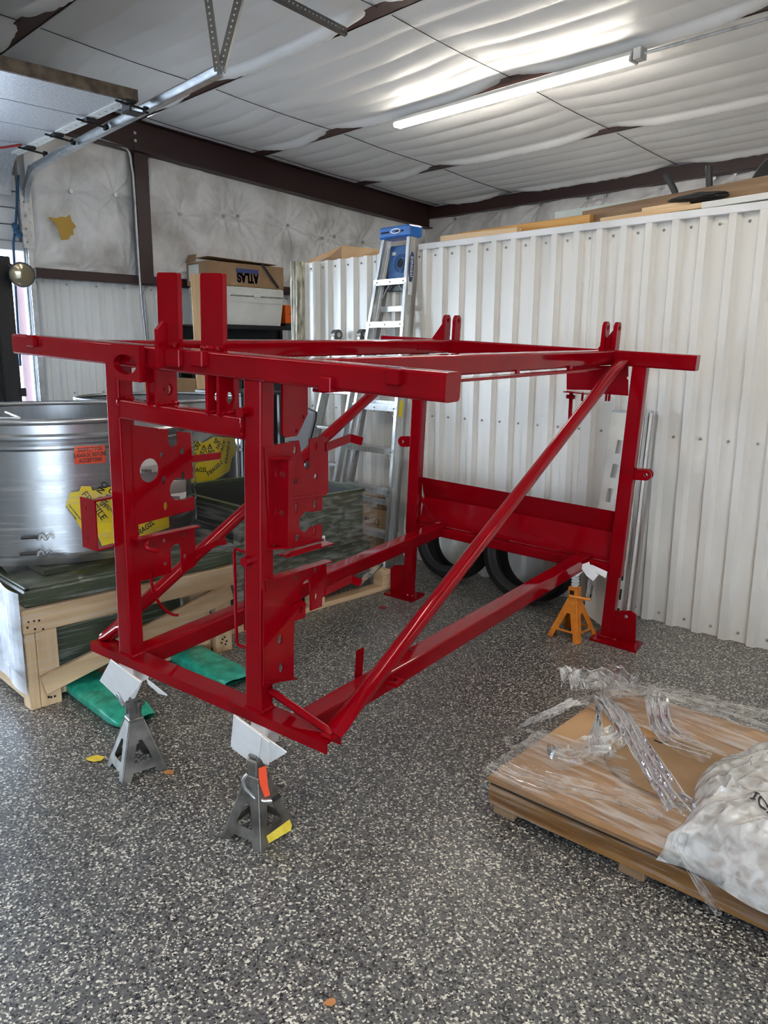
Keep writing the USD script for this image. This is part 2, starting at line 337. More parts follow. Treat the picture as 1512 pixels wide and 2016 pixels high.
part(we, 'girt', bx((XE + .0, 3.28, 2.435), (XE + .17, YB, 2.53), .006), 'steel_red', label='dark red steel girt')
part(we, 'outer_sheet', bx((XE - .12, 3.25, 0), (XE - .02, YB, 4.3)), 'wall_white')
tr = sgroup('trim_1', 'dark red steel rafter sloping along the end wall', 'rafter', (XE + .1, 4, 3.8))
def slab(y0, y1, d0, d1, xa, xb):
    A = [(y0, zc(y0) - d0), (y1, zc(y1) - d0), (y1, zc(y1) - d1), (y0, zc(y0) - d1)]
    return onp(extr(Polygon(A), xb - xa), (xa, 0, 0), (0, 1, 0), (0, 0, 1))
part(tr, 'web', slab(-6, YB, .0, .33, XE + .17, XE + .18), 'steel_red'); part(tr, 'flange', slab(-6, YB, .318, .33, XE + .10, XE + .25), 'steel_red'); part(tr, 'flange', slab(-6, YB, .0, .012, XE + .10, XE + .25), 'steel_red')
for px in ((265, 262), (266, 277)):
    q = atx(px, XE + .18); part(tr, 'bolt', trimesh.creation.cylinder(.018, .02, 6).apply_transform(trimesh.transformations.rotation_matrix(math.pi / 2, (0, 1, 0))).apply_translation(q), 'galv')
tr = sgroup('trim_2', 'dark red steel column on the end wall with a conduit beside it', 'column', (XE, 4.52, 0))
part(tr, 'column_flange', bx((XE + .16, 4.45, 2.45), (XE + .19, 4.61, 3.9)), 'steel_red'); part(tr, 'column_web', bx((XE + .0, 4.52, 2.45), (XE + .16, 4.54, 3.9)), 'steel_red')
cp = [atx(p, XE + .23) for p in ((192, 273), (215, 280), (238, 287))] + arc(atx((243, 304), XE + .23), .075, 85, 5, (0, 1, 0), (0, 0, 1), 8) + [atx(p, XE + .23) for p in ((262, 345), (275, 545), (279, 600), (288, 680), (300, 800))]
part(tr, 'conduit', tube(cp, .014, 8), 'galv', True)
cp = [atx(p, XE + .06) for p in ((330, 556), (308, 556))] + [atx(p, XE + .06) for p in ((296, 558), (287, 566), (283, 580), (290, 660), (300, 790))]
part(tr, 'conduit', tube(cp, .012, 8), 'galv', True)
# back wall above the room
wb = sgroup('wall_back', 'tufted white insulation on the back wall below the eave', 'wall', (-3, YB, 2.4))
tb = [(lambda q: (q[0], q[2]))(aty(p, YB - .12)) for p in ((890, 430), (957, 412), (982, 408), (1057, 401), (1152, 388), (1186, 384), (1293, 369), (1402, 349), (1443, 340), (1500, 345))]
part(wb, 'insulation', grid(lambda U, V: np.stack([U, YB - .03 - tuft_field(U, 2.3 + V * 1.42, tb, 11), 2.3 + V * 1.42], -1), np.linspace(-8.6, 3.0, 560), np.linspace(0, 1, 70), flip=True), 'insulation_back', True)
part(wb, 'tuft_buttons', cat(*[trimesh.creation.cylinder(.022, .02, 12).apply_transform(trimesh.transformations.rotation_matrix(math.pi / 2, (1, 0, 0))).apply_translation((a, YB - .05, b)) for a, b in tb]), 'galv', kind='stuff')
part(wb, 'eave_strut', bx((XE, YB - .16, 3.70), (4, YB - .02, 3.86), .005), 'steel_red')
part(wb, 'outer_sheet', bx((XE, YB, 0), (5, YB + .1, 4.0)), 'wall_white')
struct('wall_front', bx((XE - .1, -6.1, 0), (5, -6, 5)), 'shop_grey', 'grey wall behind the camera')
ws = sgroup('wall_side', 'grey wall on the far right with an open doorway', 'wall', (5, 0, 0))
part(ws, 'sheet', bx((4.9, -6, 0), (5, -5, 5)), 'shop_grey'); part(ws, 'sheet', bx((4.9, -1.6, 0), (5, YB, 5)), 'shop_grey'); part(ws, 'header', bx((4.9, -5, 2.8), (5, -1.6, 5)), 'shop_grey')
# ---- ceiling: insulation blankets hung between the purlins
SEAMS = [-8.3, -6.95, -4.55, -2.15, .25, 2.65]
PUR = [-5.4, -3.75, -2.1, -.45, 1.2, 2.85, 4.5, 6.15, 7.85, 9.42]
ce = sgroup('ceiling', 'white insulated ceiling in pleated bays between dark red purlins', 'ceiling', (-2, 3, 4))
xs = np.arange(-8.52, 4.95, .045)
def slit(X):
    dx = np.min(np.abs(X[..., None] - np.array(SEAMS)), -1); return .095 * np.exp(-(dx / .50) ** 2) + .004
for b in range(len(PUR) - 1):
    y0, y1 = PUR[b], PUR[b + 1]; last = b == len(PUR) - 2
    def f(U, V, y0=y0, y1=y1, b=b, last=last):
        X = U; end = y1 - (slit(X) if not last else .1)
        t = V; Y = y0 + .02 + t * (end - y0 - .02)
        seg = np.searchsorted(SEAMS, X)
        jit = np.take(np.random.default_rng(b).uniform(-.035, .035, 12), seg) + .02 * (meshkit.noise(np.stack([X * .9, 0 * X + b, 0 * X], -1), b) - .5)
        ph = (t + jit * np.sin(np.pi * t)) * 5.6
        fr_ = ph - np.floor(ph)
        bul = -.018 * np.sin(np.pi * fr_) ** .85 * np.clip(t * 8, 0, 1) * np.clip((1 - t) * 8, 0, 1)
        sag = -.022 * np.sin(np.pi * t)
        nz = meshkit.fbm(np.stack([X * 1.3, Y * 5, 0 * X + b], -1), 3, b) - .5
        dx = np.min(np.abs(X[..., None] - np.array(SEAMS)), -1); w = 1 - np.exp(-(dx / .3) ** 2)
        s = np.clip((t - .90) / .10, 0, 1); eg = np.clip((X + 8.46) / .25, 0, 1) * .9 + .1
        drop = -.055 * w * np.sin(np.pi * np.clip(s, 0, 1) * .93) - .0 * s
        wr_ = .008 * s * np.sin(X * 30 + 3 * np.sin(X * 7)) * w
        return np.stack([X, Y, zc(Y) + eg * bul * (.55 + .45 * w) + eg * sag * (.35 + .65 * w) + .007 * nz + eg * drop + wr_], -1)
    vs = np.unique(np.r_[np.linspace(0, .9, 109), np.linspace(.9, 1, 12)])
    part(ce, 'blanket', grid(f, xs, vs, flip=True), 'ceiling_vinyl', True)
for b, y in enumerate(PUR[:-1]):
    a, z = y, float(zc(y))
    part(ce, 'purlin', cat(bx((-8.6, y - .16, z - .002), (4.9, y + .01, z + .004)), bx((-8.6, y + .0, z - .002), (4.9, y + .012, z + .15))), 'purlin_red', label='dark red roof purlin')
part(ce, 'roof_sheet', onp(extr(Polygon([(-6, zc(-6) + .2), (9.6, zc(9.6) + .2), (9.6, zc(9.6) + .22), (-6, zc(-6) + .22)]), 14.), (-8.8, 0, 0), (0, 1, 0), (0, 0, 1)), 'wall_white')
for b in range(len(PUR) - 1):
    y0, y1 = PUR[b], PUR[b + 1]
    for x in SEAMS: 
        Z = lambda t: zc(y0 + .02 + t * (y1 - y0 - .15)) - .035 * math.sin(math.pi * t) * .35 - .012
        part(ce, 'seam_wire', tube([(x, y0 + .02 + t * (y1 - y0 - .15), float(Z(t))) for t in np.linspace(0, 1, 8)], .0035, 5), 'dark_wire')

# ---- lamps (one in view, the others of the row further along the same ceiling)
def tube_lamp(x, y, z, L, label, group=None):
    t = thing('tube_lamp', label, 'ceiling lamp', group, (x + L / 2, y, z))
    part(t, 'housing', bx((x, y - .06, z + .02), (x + L, y + .06, z + .055), .006), 'wall_white')
    for s in (-1, 1):
        part(t, 'tube', tube([(x + .02, y + s * .035, z), (x + L - .02, y + s * .035, z)], .017, 10), 'lamp', True)
        part(t, 'socket', bx((x + (0 if s < 0 else L - .022), y - .06, z - .02), (x + (.022 if s < 0 else L), y + .06, z + .02), .004), 'wall_white')
    return t
zl = 3.93
a, b_ = atz((783, 250), zl), atz((1247, 117), zl); LY = (a[1] + b_[1]) / 2; LX0 = a[0]; LL = b_[0] - a[0]
tube_lamp(LX0, LY, zl, LL, 'lit twin-tube lamp fixed below the ceiling beside its conduit')
cd = thing('lamp_conduit', 'thin galvanised conduit running right from the lit ceiling lamp', 'conduit', None, (LX0 + LL, LY, zl))
part(cd, 'pipe', tube([(LX0 + LL + .06, LY, zl + .03), (4.6, LY, zl + .03)], .013, 8), 'galv', True)
part(cd, 'junction_box', bx((LX0 + LL + .005, LY - .05, zl - .01), (LX0 + LL + .075, LY + .05, zl + .075), .006), 'track_steel')
for (x, y), w_ in zip(((-2.3, 2.6), (-1.0, .5), (-1.9, -1.8), (1.4, 5.9), (1.6, -1.8), (-6.3, -1.0)), ('above the red frame, nearer the camera', 'overhead of the camera', 'behind the camera', 'over the closed room to the right', 'behind the camera to the right', 'inside the overhead door')):
    tube_lamp(x, y, 3.9 + .06 * (6 - y) * .9, LL, 'twin-tube ceiling lamp ' + w_)

# ---- overhead door, track, jamb
YD0, YD1 = -2.4, 3.16
dr = sgroup('door_1', 'sectional overhead door rolled up under the ceiling at left', 'overhead door', (-7.3, 1.4, 3.55))
ZT = 3.53
ex = [-5.985, -6.68, -7.34, -7.98, -8.50]
for k in range(4):
    xa, xb = ex[k + 1] + .006, ex[k] - .006
    p = UsdGeom.Xform.Define(stage, nm(dr.GetPath().pathString, 'section')).GetPrim()
    part(p, 'insulated_panel', bx((xa, YD0, ZT + .055), (xb, YD1 - .06, ZT + .095), .003), 'door_foil')
    st = extr(sbox(xa, YD1 - .09, xb, YD1).difference(unary_union([ell((xa + (i + .5) * (xb - xa) / 6, YD1 - .045), .011, .011) for i in range(6)])), .05)
    part(p, 'end_stile', st.apply_translation((0, 0, ZT + .045)), 'door_stile')
    part(p, 'stile_backing', bx((xa, YD1 - .088, ZT + .07), (xb, YD1 - .002, ZT + .092)), 'hole_dark')
    hx = xb
    part(p, 'hinge', cat(bx((hx - .05, YD1 - .10, ZT + .02), (hx + .05, YD1 - .01, ZT + .044), .004), tube([(hx, YD1 - .16, ZT + .025), (hx, YD1 + .09, ZT + .005)], .009, 8), trimesh.creation.cylinder(.026, .03, 14).apply_transform(trimesh.transformations.rotation_matrix(math.pi / 2, (1, 0, 0))).apply_translation((hx, YD1 + .09, ZT + .005))), 'black_metal')
part(dr, 'top_rail', bx((ex[0] - .004, YD0, ZT + .035), (ex[0] + .035, YD1 + .01, ZT + .125), .004), 'door_edge', label='dirty brown top edge of the door')
part(dr, 'top_bracket', cat(bx((ex[0] - .10, YD1 - .06, ZT - .03), (ex[0] + .02, YD1 - .045, ZT + .06)), bx((ex[0] - .10, YD1 - .06, ZT - .035), (ex[0] + .02, YD1 + .06, ZT - .025))), 'black_metal')
part(dr, 'pull_handle', tube([(-7.9, YD1 - .16, ZT + .03), (-8.02, YD1 - .3, ZT + .0), (-8.1, YD1 - .42, ZT + .02)], .012, 8), 'red_chip', True)
# header of ribbed steel and the last curved section
for k in range(4):
    part(dr, 'header_strip', bx((XE - .06, YD0 - .6, 2.80 + k * .165), (XE - .03 + .012 * (k % 2), 3.22, 2.955 + k * .165), .008), 'end_panel')
part(dr, 'header_beam', bx((XE - .10, YD0 - .6, 2.70), (XE + .02, 3.24, 2.79), .006), 'wall_white')
part(dr, 'header_sheet', bx((XE - .14, -6, 2.75), (XE - .10, 3.26, 4.6)), 'wall_white'); part(dr, 'side_sheet', bx((XE - .14, -6, 0), (XE - .02, YD0 - .3, 4.6)), 'wall_white')
cs = arc((-8.28, 0, ZT - .30), .36, 90, 180, (1, 0, 0), (0, 0, 1), 8)
part(dr, 'curved_section', grid(lambda U, V: np.stack([np.interp(V, range(8), [c[0] for c in cs]), U, np.interp(V, range(8), [c[2] for c in cs])], -1), [YD0, YD1 - .02], np.arange(8.)), 'door_foil', True)
tk = sgroup('trim_3', 'galvanised roller track curving up from the door jamb', 'track', (-7, 3.27, 3.4))
YT = 3.27
tp = [(-8.62, YT, .0), (-8.62, YT, 3.09)] + [tuple(c) for c in arc((-8.24, YT, 3.09), .38, 180, 90, (1, 0, 0), (0, 0, 1), 10)][1:] + [(-4.96, YT, 3.585)]
def sweep(path, prof, side):                    # thin profile swept along a path in the xz plane
    path = np.asarray(path, float); t = np.gradient(path, axis=0); t /= np.linalg.norm(t, axis=1)[:, None]; s = np.array(side, float)
    n_ = np.cross(s, t); N = len(path); K = len(prof)
    V = np.array([path[i] + a * s + b * n_[i] for i in range(N) for a, b in prof]); F = []
    for i in range(N - 1):
        for k in range(K): a, b, c, d = i*K+k, i*K+(k+1) % K, (i+1)*K+(k+1) % K, (i+1)*K+k; F += [[a, b, c], [a, c, d]]
    F += [[0, k + 1, k] for k in range(1, K - 1)] + [[(N-1)*K, (N-1)*K+k, (N-1)*K+k+1] for k in range(1, K - 1)]
    return trimesh.Trimesh(V, F, process=False)
jp = [(-.03, -.035), (.02, -.035), (.02, .035), (-.03, .035), (-.03, .028), (.013, .028), (.013, -.028), (-.03, -.028)]
tpd = [tp[0], (-8.62, YT, 1.5), tp[1]] + tp[2:-1] + [(-7, YT, 3.525), tp[-1]]
part(tk, 'rail', sweep(tpd, jp, (0, 1, 0)), 'track_steel', 25)
ja = extr(sbox(0, 0, .12, .62).difference(unary_union([ell((.04 + .04 * (i % 2), .06 + i * .065), .012, .012) for i in range(9)])), .004)
part(tk, 'perforated_jamb_angle', onp(ja, (XE + .12, atx((42, 430), XE + .12)[1], 2.72), (0, 1, 0), (0, 0, 1)), 'galv')
ya, yb_ = atx((53, 600), XE)[1], atx((62, 600), XE)[1]; part(tk, 'jamb_post', bx((XE - .05, ya, 0), (XE + .03, yb_ + .03, 3.2), .006), 'galv', label='grey steel jamb post')
ya, yb_ = atx((37, 600), XE - .2)[1], atx((52, 600), XE - .2)[1]; part(tk, 'outer_jamb', bx((XE - .34, ya - .02, 0), (XE - .20, yb_ + .05, 2.75), .01), 'pink_trim', label='pale pink outer jamb lit by daylight')
part(tk, 'wall_conduit', tube([atx(p, XE + .06) for p in ((88, 820), (84, 780), (69, 620), (63, 545), (56, 480), (52, 430), (50, 390), (52, 350), (58, 325))], .015, 8), 'galv', True)
def perf(a, b, w, d, label, name='hanger'):
    a, b = np.asarray(a, float), np.asarray(b, float); L = np.linalg.norm(b - a); n_ = int(L / .038); ez = (b - a) / L
    s = CF - ez * (CF @ ez); s /= np.linalg.norm(s); e = np.cross(ez, s)
    pl = sbox(0, 0, w, L).difference(unary_union([ell((w * .5, .02 + i * .038), .0075, .0075) for i in range(n_)]))
    return cat(onp(extr(pl, .004), a, e, ez), onp(extr(sbox(0, 0, d, L), .004), a, s, ez))
te = np.array(tp[-1])
tk2 = sgroup('trim_4', 'perforated steel angles hanging the door track from the roof', 'hanger', te)
part(tk2, 'hanger', perf(te + (.0, .0, 0), ray((414, -10), te, CF * [1, 1, 0]), .045, .035, ''), 'steel_angle')
part(tk2, 'hanger', perf(te + (.0, .02, 0), ray((478, -10), te, CF * [1, 1, 0]), .05, .04, ''), 'steel_angle')
pa, pb = ray((524, -14), (0, 9.42, 3.74), (0, .06, 1)), ray((684, 68), (0, 9.42, 3.74), (0, .06, 1))
part(tk2, 'cross_angle', perf(pa, pb, .055, .03, ''), 'steel_angle')
rp = thing('rope', 'dark blue rope hanging knotted beside the overhead door', 'rope', None, atx((30, 600), XE + .1))
part(rp, 'strand', tube([atx(p, XE + .12) for p in ((36, 345), (33, 400), (31, 445), (26, 480), (30, 560), (36, 660), (40, 720))], .012, 7), 'rope', True)
part(rp, 'knot', cat(*[trimesh.creation.icosphere(2, .035).apply_translation(atx(p, XE + .13)) for p in ((30, 445), (33, 455), (38, 462))]), 'rope', True)

# ---- outdoors, seen through the door opening
struct('ground', bx((-70, -40, -.15), (40, 40, -.11)), 'concrete', 'sunlit concrete yard outside the door')
solo('lawn', bx((-34, -10, -.03), (-27, 30, .02)), 'grass', 'green lawn strip across the yard outside', 'grass', kind='stuff')
nb = thing('neighbour_building', 'brick and pale building across the yard seen through the door', 'building', None, (-40, 13, 0))
part(nb, 'brick_wall', bx((-44, 2, 0), (-38, 24, 3.2)), 'brick'); part(nb, 'pale_wall', bx((-38, 2, 0), (-37.9, 12.6, 3.2)), 'shop_grey'); part(nb, 'blue_door', bx((-37.98, 12.9, .1), (-37.88, 14.6, 2.6)), 'blue_wall')
part(nb, 'roof', onp(extr(Polygon([(-37.2, 3.1), (-37.2, 3.3), (-42, 5.6), (-46, 3.3), (-46, 3.1)]), 23.), (0, 24.5, 0), (1, 0, 0), (0, 0, 1)), 'roof_grey')
for i, (x, y, r, z) in enumerate(((-54, 13, 4.2, 6.5), (-58, 25, 4, 5.5), (-52, 2, 4, 5.5))):
    t = thing('leafy_tree', ['tall green tree behind the neighbouring building roof', 'green tree to the right of the tall one outdoors', 'green tree to the left of the tall one outdoors'][i], 'tree', None, (x, y, 0))
    s = trimesh.creation.icosphere(4, r); v = s.vertices; n_ = v / r; v += n_ * (2.2 * (meshkit.fbm(v * .9 + i * 9, 4, i) - .5))[:, None]; s.apply_translation((x, y, z))
    part(t, 'crown', s, 'leaf'); part(t, 'trunk', tube([(x, y, 0), (x, y, z)], .3, 8), 'old_z')

# ================================================================== the red frame (coordinates u across, v along, w up in the frame's own space)
fm = Gf.Matrix4d(*RF[:, 0], 0, *RF[:, 1], 0, *RF[:, 2], 0, *TF, 1)
F = thing('steel_frame', 'large glossy red welded steel frame propped on jack stands in the middle', 'frame', mat=fm)
HT, V0 = 1.246, 2.589
def fp(name, mesh, smooth=30, mat='red', label=None): return part(F, name, mesh, mat, smooth, label)
def weld(a, b, r=.006, seed=0):
    a, b = np.asarray(a, float), np.asarray(b, float); n = max(4, int(np.linalg.norm(b - a) / .006)); t = np.linspace(0, 1, n)
    rr = r * (1 + .35 * np.sin(np.arange(n) * 2.1 + seed) ** 2); return tube(a + (b - a) * t[:, None] + np.random.default_rng(seed).normal(0, .0012, (n, 3)), rr, 6)
fp('front_beam', bar((-.58, .04, 1.206), (1.445, .04, 1.206), .08, .08, .012))
for u in (.0375, .739): 
    fp('front_post', bar((u, .041, .018), (u, .041, 1.166), .075, .068, .009, up=(0, 1, 0)))
    fp('weld_bead', cat(weld((u - .037, .006, .02), (u + .037, .006, .02), seed=1), weld((u + .038, .006, .02), (u + .038, .075, .02), seed=2)))
ch = unary_union([sbox(0, -.006, .08, .0), sbox(0, -.04, .006, 0), sbox(.074, -.04, .08, 0)]).buffer(.002).buffer(-.002)
fp('bottom_channel', onp(extr(ch, 1.255), (-.178, 0, .018), (0, 1, 0), (0, 0, 1)))
fp('cross_beam', bar((.074, .038, 1.010), (.703, .038, 1.010), .072, .07, .009))
fp('weld_bead', cat(weld((.078, .004, 1.045), (.078, .004, .978), seed=3), weld((.70, .004, 1.045), (.70, .004, .978), seed=4), weld((.08, .03, 1.047), (.08, .07, 1.047), seed=5)))
# upright forks
for u in (.24, .455):
    fp('fork_upright', plate(sbox(u, 1.20, u + .105, 1.492).buffer(-.012).buffer(.012), 1, .062, .018))
    fp('weld_bead', cat(weld((u + .005, .058, 1.25), (u + .10, .058, 1.25), .008, seed=6)))
# small brackets on the beam's front face
fp('hook_plate', plate(Polygon([(-.045, 1.18), (-.002, 1.18), (-.002, 1.325), (-.016, 1.333), (-.045, 1.305)]), 0, .365, .016))
fp('stop_block', bx((.365, -.02, 1.186), (.435, .0, 1.245), .003)); fp('stop_block', bx((.50, -.03, 1.196), (.555, .0, 1.247), .003))
for px in ((642, 757), (775, 742), (62, 671)):
    q = fr(px, 1, -.012); fp('stop_tab', bx((q[0] - .022, -.022, q[2] - .022), (q[0] + .022, .0, q[2] + .022), .003))
lug = unary_union([Point(.125, 1.185).buffer(.063, 16), sbox(.125, 1.122, .25, 1.248)]).difference(ell((.172, 1.178), .062, .034))
fp('lifting_eye', plate(lug, 1, -.034, .026))
for u in (.249, .294, .548, .600):
    fp('pin_lug', plate(sbox(.002, 1.043, .092, 1.17).difference(Point(.052, 1.096).buffer(.021, 12)), 0, u, .013))
    fp('weld_bead', cat(weld((u - .006, .0, 1.047), (u + .006, .0, 1.047), .007, seed=7), weld((u + .004, .01, 1.048), (u + .004, .09, 1.048), .006, seed=8)))
# bracket plates with cut-outs (plane of the posts' right faces)
def pv(p, u): q = fr(p, 0, u); return (q[1], q[2])
U1, U2 = .074, .778
def cut(poly, u, circles=(), slots=()):
    for (p, r, k) in circles: poly = poly.difference(ell(pv(p, u), r, r * k))
    for s in slots: poly = poly.difference(Polygon([pv(q, u) for q in s]).buffer(.004))
    return poly.buffer(-.0015).buffer(.0015)
pL = Polygon([pv(p, U1) for p in ((258, 836), (374, 852), (379, 941), (352, 945), (354, 985), (381, 977), (382, 1003), (265, 1034))])
pL = cut(pL, U1, [((293, 926), .046, 1.02), ((350, 962), .044, 1.05), ((317, 895), .010, 1), ((358, 888), .012, 1), ((360, 936), .010, 1.8), ((363, 978), .010, 1.6), ((322, 945), .010, 1.8), ((325, 996), .010, 1.8), ((314, 841), .008, 1)], [((331, 820), (346, 820), (347, 872), (342, 878), (336, 878), (331, 868))])
fp('bracket_plate', plate(pL, 0, U1 + .004, .006))
pL2 = Polygon([pv(p, U1) for p in ((260, 1062), (382, 1034), (385, 1112), (368, 1123), (352, 1128), (333, 1128), (287, 1141), (265, 1146))]).difference(LineString([pv((345, 1083), U1), pv((347, 1160), U1)]).buffer(.027))
pL2 = cut(pL2, U1, [((322, 1064), .008, 1.2), ((360, 1051), .008, 1.4), ((363, 1095), .008, 1.4), ((324, 1109), .008, 1)])
fp('bracket_plate', plate(pL2, 0, U1 + .004, .006))
a, b = pv((258, 1060), U1), pv((382, 1034), U1); fp('bracket_flange', bar((U1 + .02, a[0], a[1]), (U1 + .02, b[0], b[1]), .035, .005, 0))
for pts in ([(378, 903), (434, 897)], [(383, 1090), (428, 1068), (436, 1063)]):
    q = [pv(p, U1) for p in pts]; 
    for k in range(len(q) - 1): fp('strap_arm', bar((U1, *q[k]), (U1 + (.0 if k == 0 else .03), *q[k + 1]), .005, .028, 0))
def rod(pxs, u, r=.006, n='bent_rod', mat='red'):
    q = np.array([[uu, *pv(p, uu)] for p, uu in zip(pxs, np.linspace(*u, len(pxs)))]); t = np.linspace(0, 1, len(q)); tt = np.linspace(0, 1, 24)
    from scipy.interpolate import CubicSpline
    return tube(CubicSpline(t, q)(tt), r, 8)
fp('bent_rod', rod([(296, 1125), (299, 1150), (308, 1178), (327, 1202), (350, 1211)], (.09, .09)))
fp('bent_rod', rod([(290, 1065), (286, 1074), (292, 1080), (312, 1086)], (.10, .14), .009))
# loop bracket at the left post and the thin one at the right post
def loop(u0, u1, vf, vb, w0, w1, plate_w):
    fp('loop_web', plate(sbox(u0, w0, u1, w1).difference(unary_union([Point((u0 + u1) / 2 - .005, z).buffer(.006) for z in (w0 + .04, w1 - .04)])), 1, vf, .006))
    for w in (w0, w1 - .006): fp('loop_strap', bx((u1 - plate_w, vf, w), (u1, vb, w + .006)))
A = fr((157, 978), 1, -.062); B = fr((185, 1086), 1, -.062)
loop(A[0], -.004, -.062, .03, B[2] + .005, A[2], .03)
A = fr((461, 1078), 1, .05); B = fr((466, 1268), 1, .05); D = fr((481, 1085), 1, .05)
ur = .700
fp('guard_rod', tube([(ur, .06, A[2] - .01), (A[0] + .004, .05, A[2] - .004), (A[0], .05, A[2] - .02), (B[0], .05, B[2] + .02), (B[0] + .006, .05, B[2]), (ur, .06, B[2] - .008)], .006, 8))
fp('guard_rod', tube([(A[0] + .03, .075, A[2] - .06), (A[0] + .025, .075, B[2] + .05)], .005, 8))
# right bracket
pR = Polygon([pv(p, U2) for p in ((520, 880), (588, 867), (594, 900), (602, 927), (610, 920), (609, 865), (635, 858), (645, 862), (646, 968), (640, 975), (634, 978), (634, 1004), (612, 1008), (600, 1007), (588, 1022), (588, 1040), (600, 1050), (612, 1038), (633, 1031), (633, 1064), (575, 1080), (530, 1070))])
pR = cut(pR, U2, [((580, 886), .009, 1.6), ((621, 879), .009, 1.6), ((581, 947), .009, 1.2), ((621, 938), .009, 1.2), ((620, 992), .009, 2.2), ((583, 1000), .006, 3), ((619, 1045), .006, 3), ((585, 1058), .012, 1)])
fp('bracket_plate', plate(pR, 0, U2 + .002, .006))
a, b = pv((571, 981), U2), pv((634, 974), U2); fp('bracket_rib', bar((U2 + .004, a[0], a[1]), (U2 + .004, b[0], b[1]), .012, .012, .003))
a, b = pv((572, 1086), U2), pv((640, 1066), U2); fp('bracket_flange', bar((U2 + .02, a[0] - .06, a[1] + .004), (U2 + .02, b[0], b[1]), .045, .005, 0))
V9 = .095
ang = sbox(.772, .615, .824, .912).difference(unary_union([Point(.798, .862).buffer(.012), Point(.798, .731).buffer(.012)]))
fp('angle_face', plate(ang, 1, V9 - .006, .006)); fp('angle_face', bx((.818, V9, .615), (.824, V9 + .018, .912)))
fp('gusset', plate(Polygon([(.772, .03), (.772, .11), (.826, .112), (.824, .096)]), 2, .922, .006)); fp('gusset', plate(Polygon([(.772, .03), (.772, .11), (.826, .112), (.824, .096)]), 2, .616, .006))
for pts in ([(640, 880), (688, 862), (705, 868)], [(640, 1164), (690, 1140), (703, 1146)]):
    q = [pv(p, U2) for p in pts]
    for k in range(2): fp('strap_arm', bar((U2 + .004, *q[k]), (U2 + (.004 if k == 0 else .018), *q[k + 1]), .005, .030, 0))
pR2 = Polygon([pv(p, U2) for p in ((520, 1139), (641, 1102), (644, 1172), (634, 1176), (633, 1194), (614, 1201), (590, 1214), (530, 1214))]).difference(LineString([pv((602, 1154), U2), pv((603, 1240), U2)]).buffer(.024))
pR2 = cut(pR2, U2, [((583, 1137), .008, 1.6), ((620, 1122), .008, 1.6), ((622, 1174), .008, 1.6)])
fp('bracket_plate', plate(pR2, 0, U2 + .002, .006))
a, b = pv((525, 1137), U2), pv((641, 1102), U2); fp('bracket_flange', bar((U2 + .016, a[0], a[1]), (U2 + .016, b[0], b[1]), .035, .005, 0))
pR3 = Polygon([pv(p, U2) for p in ((515, 1160), (545, 1185), (572, 1190), (590, 1180), (598, 1186), (597, 1214), (575, 1222), (574, 1334), (515, 1350))])
pR3 = cut(pR3, U2, [((588, 1199), .010, 1.2), ((547, 1258), .012, 1.6), ((550, 1313), .012, 1.6)])
fp('bracket_plate', plate(pR3, 0, U2 + .010, .006)); 
a, b = pv((520, 1340), U2), pv((574, 1332), U2); fp('bracket_flange', bar((U2 + .012, a[0], a[1]), (U2 + .012, b[0], b[1]), .03, .005, 0))
hp = Polygon([pv(p, U2) for p in ((557, 735), (606, 745), (606, 815), (596, 836), (585, 858), (563, 862), (557, 856))])
fp('hanging_plate', plate(cut(hp, U2, [((597, 821), .005, 1.4), ((583, 848), .005, 1.4)]), 0, U2, .008))
for px, u in (((478, 812), .76), ((486, 1105), .76)):
    q = fr(px, 1, -.004); fp('threaded_boss', trimesh.creation.cylinder(.017, .03, 8).apply_transform(trimesh.transformations.rotation_matrix(math.pi / 2, (1, 0, 0))).apply_translation((q[0], -.004, q[2])))
# side rails
fp('bottom_rail', bar((.90, .075, -.022), (.975, 2.66, -.022), .082, .08, .008)); fp('bottom_rail', bar((.022, .075, -.022), (-.04, 2.64, -.022), .082, .08, .008))
fp('top_rail', bar((.915, .08, 1.206), (.995, V0, 1.190), .08, .08, .012)); fp('top_rail', bar((-.10, .08, 1.206), (-.07, V0, 1.190), .08, .08, .012))
fp('rail_angle', bar((.935, .10, 1.148), (1.015, V0 - .2, 1.132), .05, .012, .003)); fp('rail_angle', bar((-.08, .10, 1.148), (-.05, V0, 1.132), .05, .012, .003))
for t in (.55, .78): fp('rail_tab', bx((.955 + t * .08, t * 2.5, 1.150), (.965 + t * .08, t * 2.5 + .03, 1.166)))
for px in ((680, 686), (826, 686)): q = fr(px, 0, -.03); fp('rail_tab', bx((-.034, q[1] - .02, q[2] - .008), (-.022, q[1] + .02, q[2] + .002)))
# rear frame
fp('rear_beam', bar((-.563, V0 + .04, 1.190), (1.474, V0 + .04, 1.190), .08, .084, .010))
ZL, ZR = w2f(aty((812, 1176), 0) * 0 + f2w((-.256, V0, 0)) * [1, 1, 0] + [0, 0, .012])[2], w2f(f2w((1.176, V0, 0)) * [1, 1, 0] + [0, 0, .012])[2]
for u, z in ((-.2565, ZL), (1.1765, ZR)):
    fp('rear_post', bar((u, V0 + .035, -.075), (u, V0 + .035, 1.15), .081, .07, .009, up=(0, 1, 0))); fp('rear_leg', bar((u - .006, V0 + .035, z), (u - .006, V0 + .035, -.06), .068, .06, .006, up=(0, 1, 0)))
fp('rear_bottom_beam', bar((-.216, V0 + .03, -.040), (1.136, V0 + .03, -.040), .06, .06, .006))
prof = [(.050, .305), (.056, .29), (.085, .19), (.10, .165), (.085, .10), (.07, .05), (.062, -.01)]
pf = [(V0 + a, b) for a, b in prof] + [(V0 + a + .006, b) for a, b in reversed(prof)]
fp('rear_panel', onp(extr(Polygon(pf), 1.352), (-.216, 0, 0), (0, 1, 0), (0, 0, 1)))
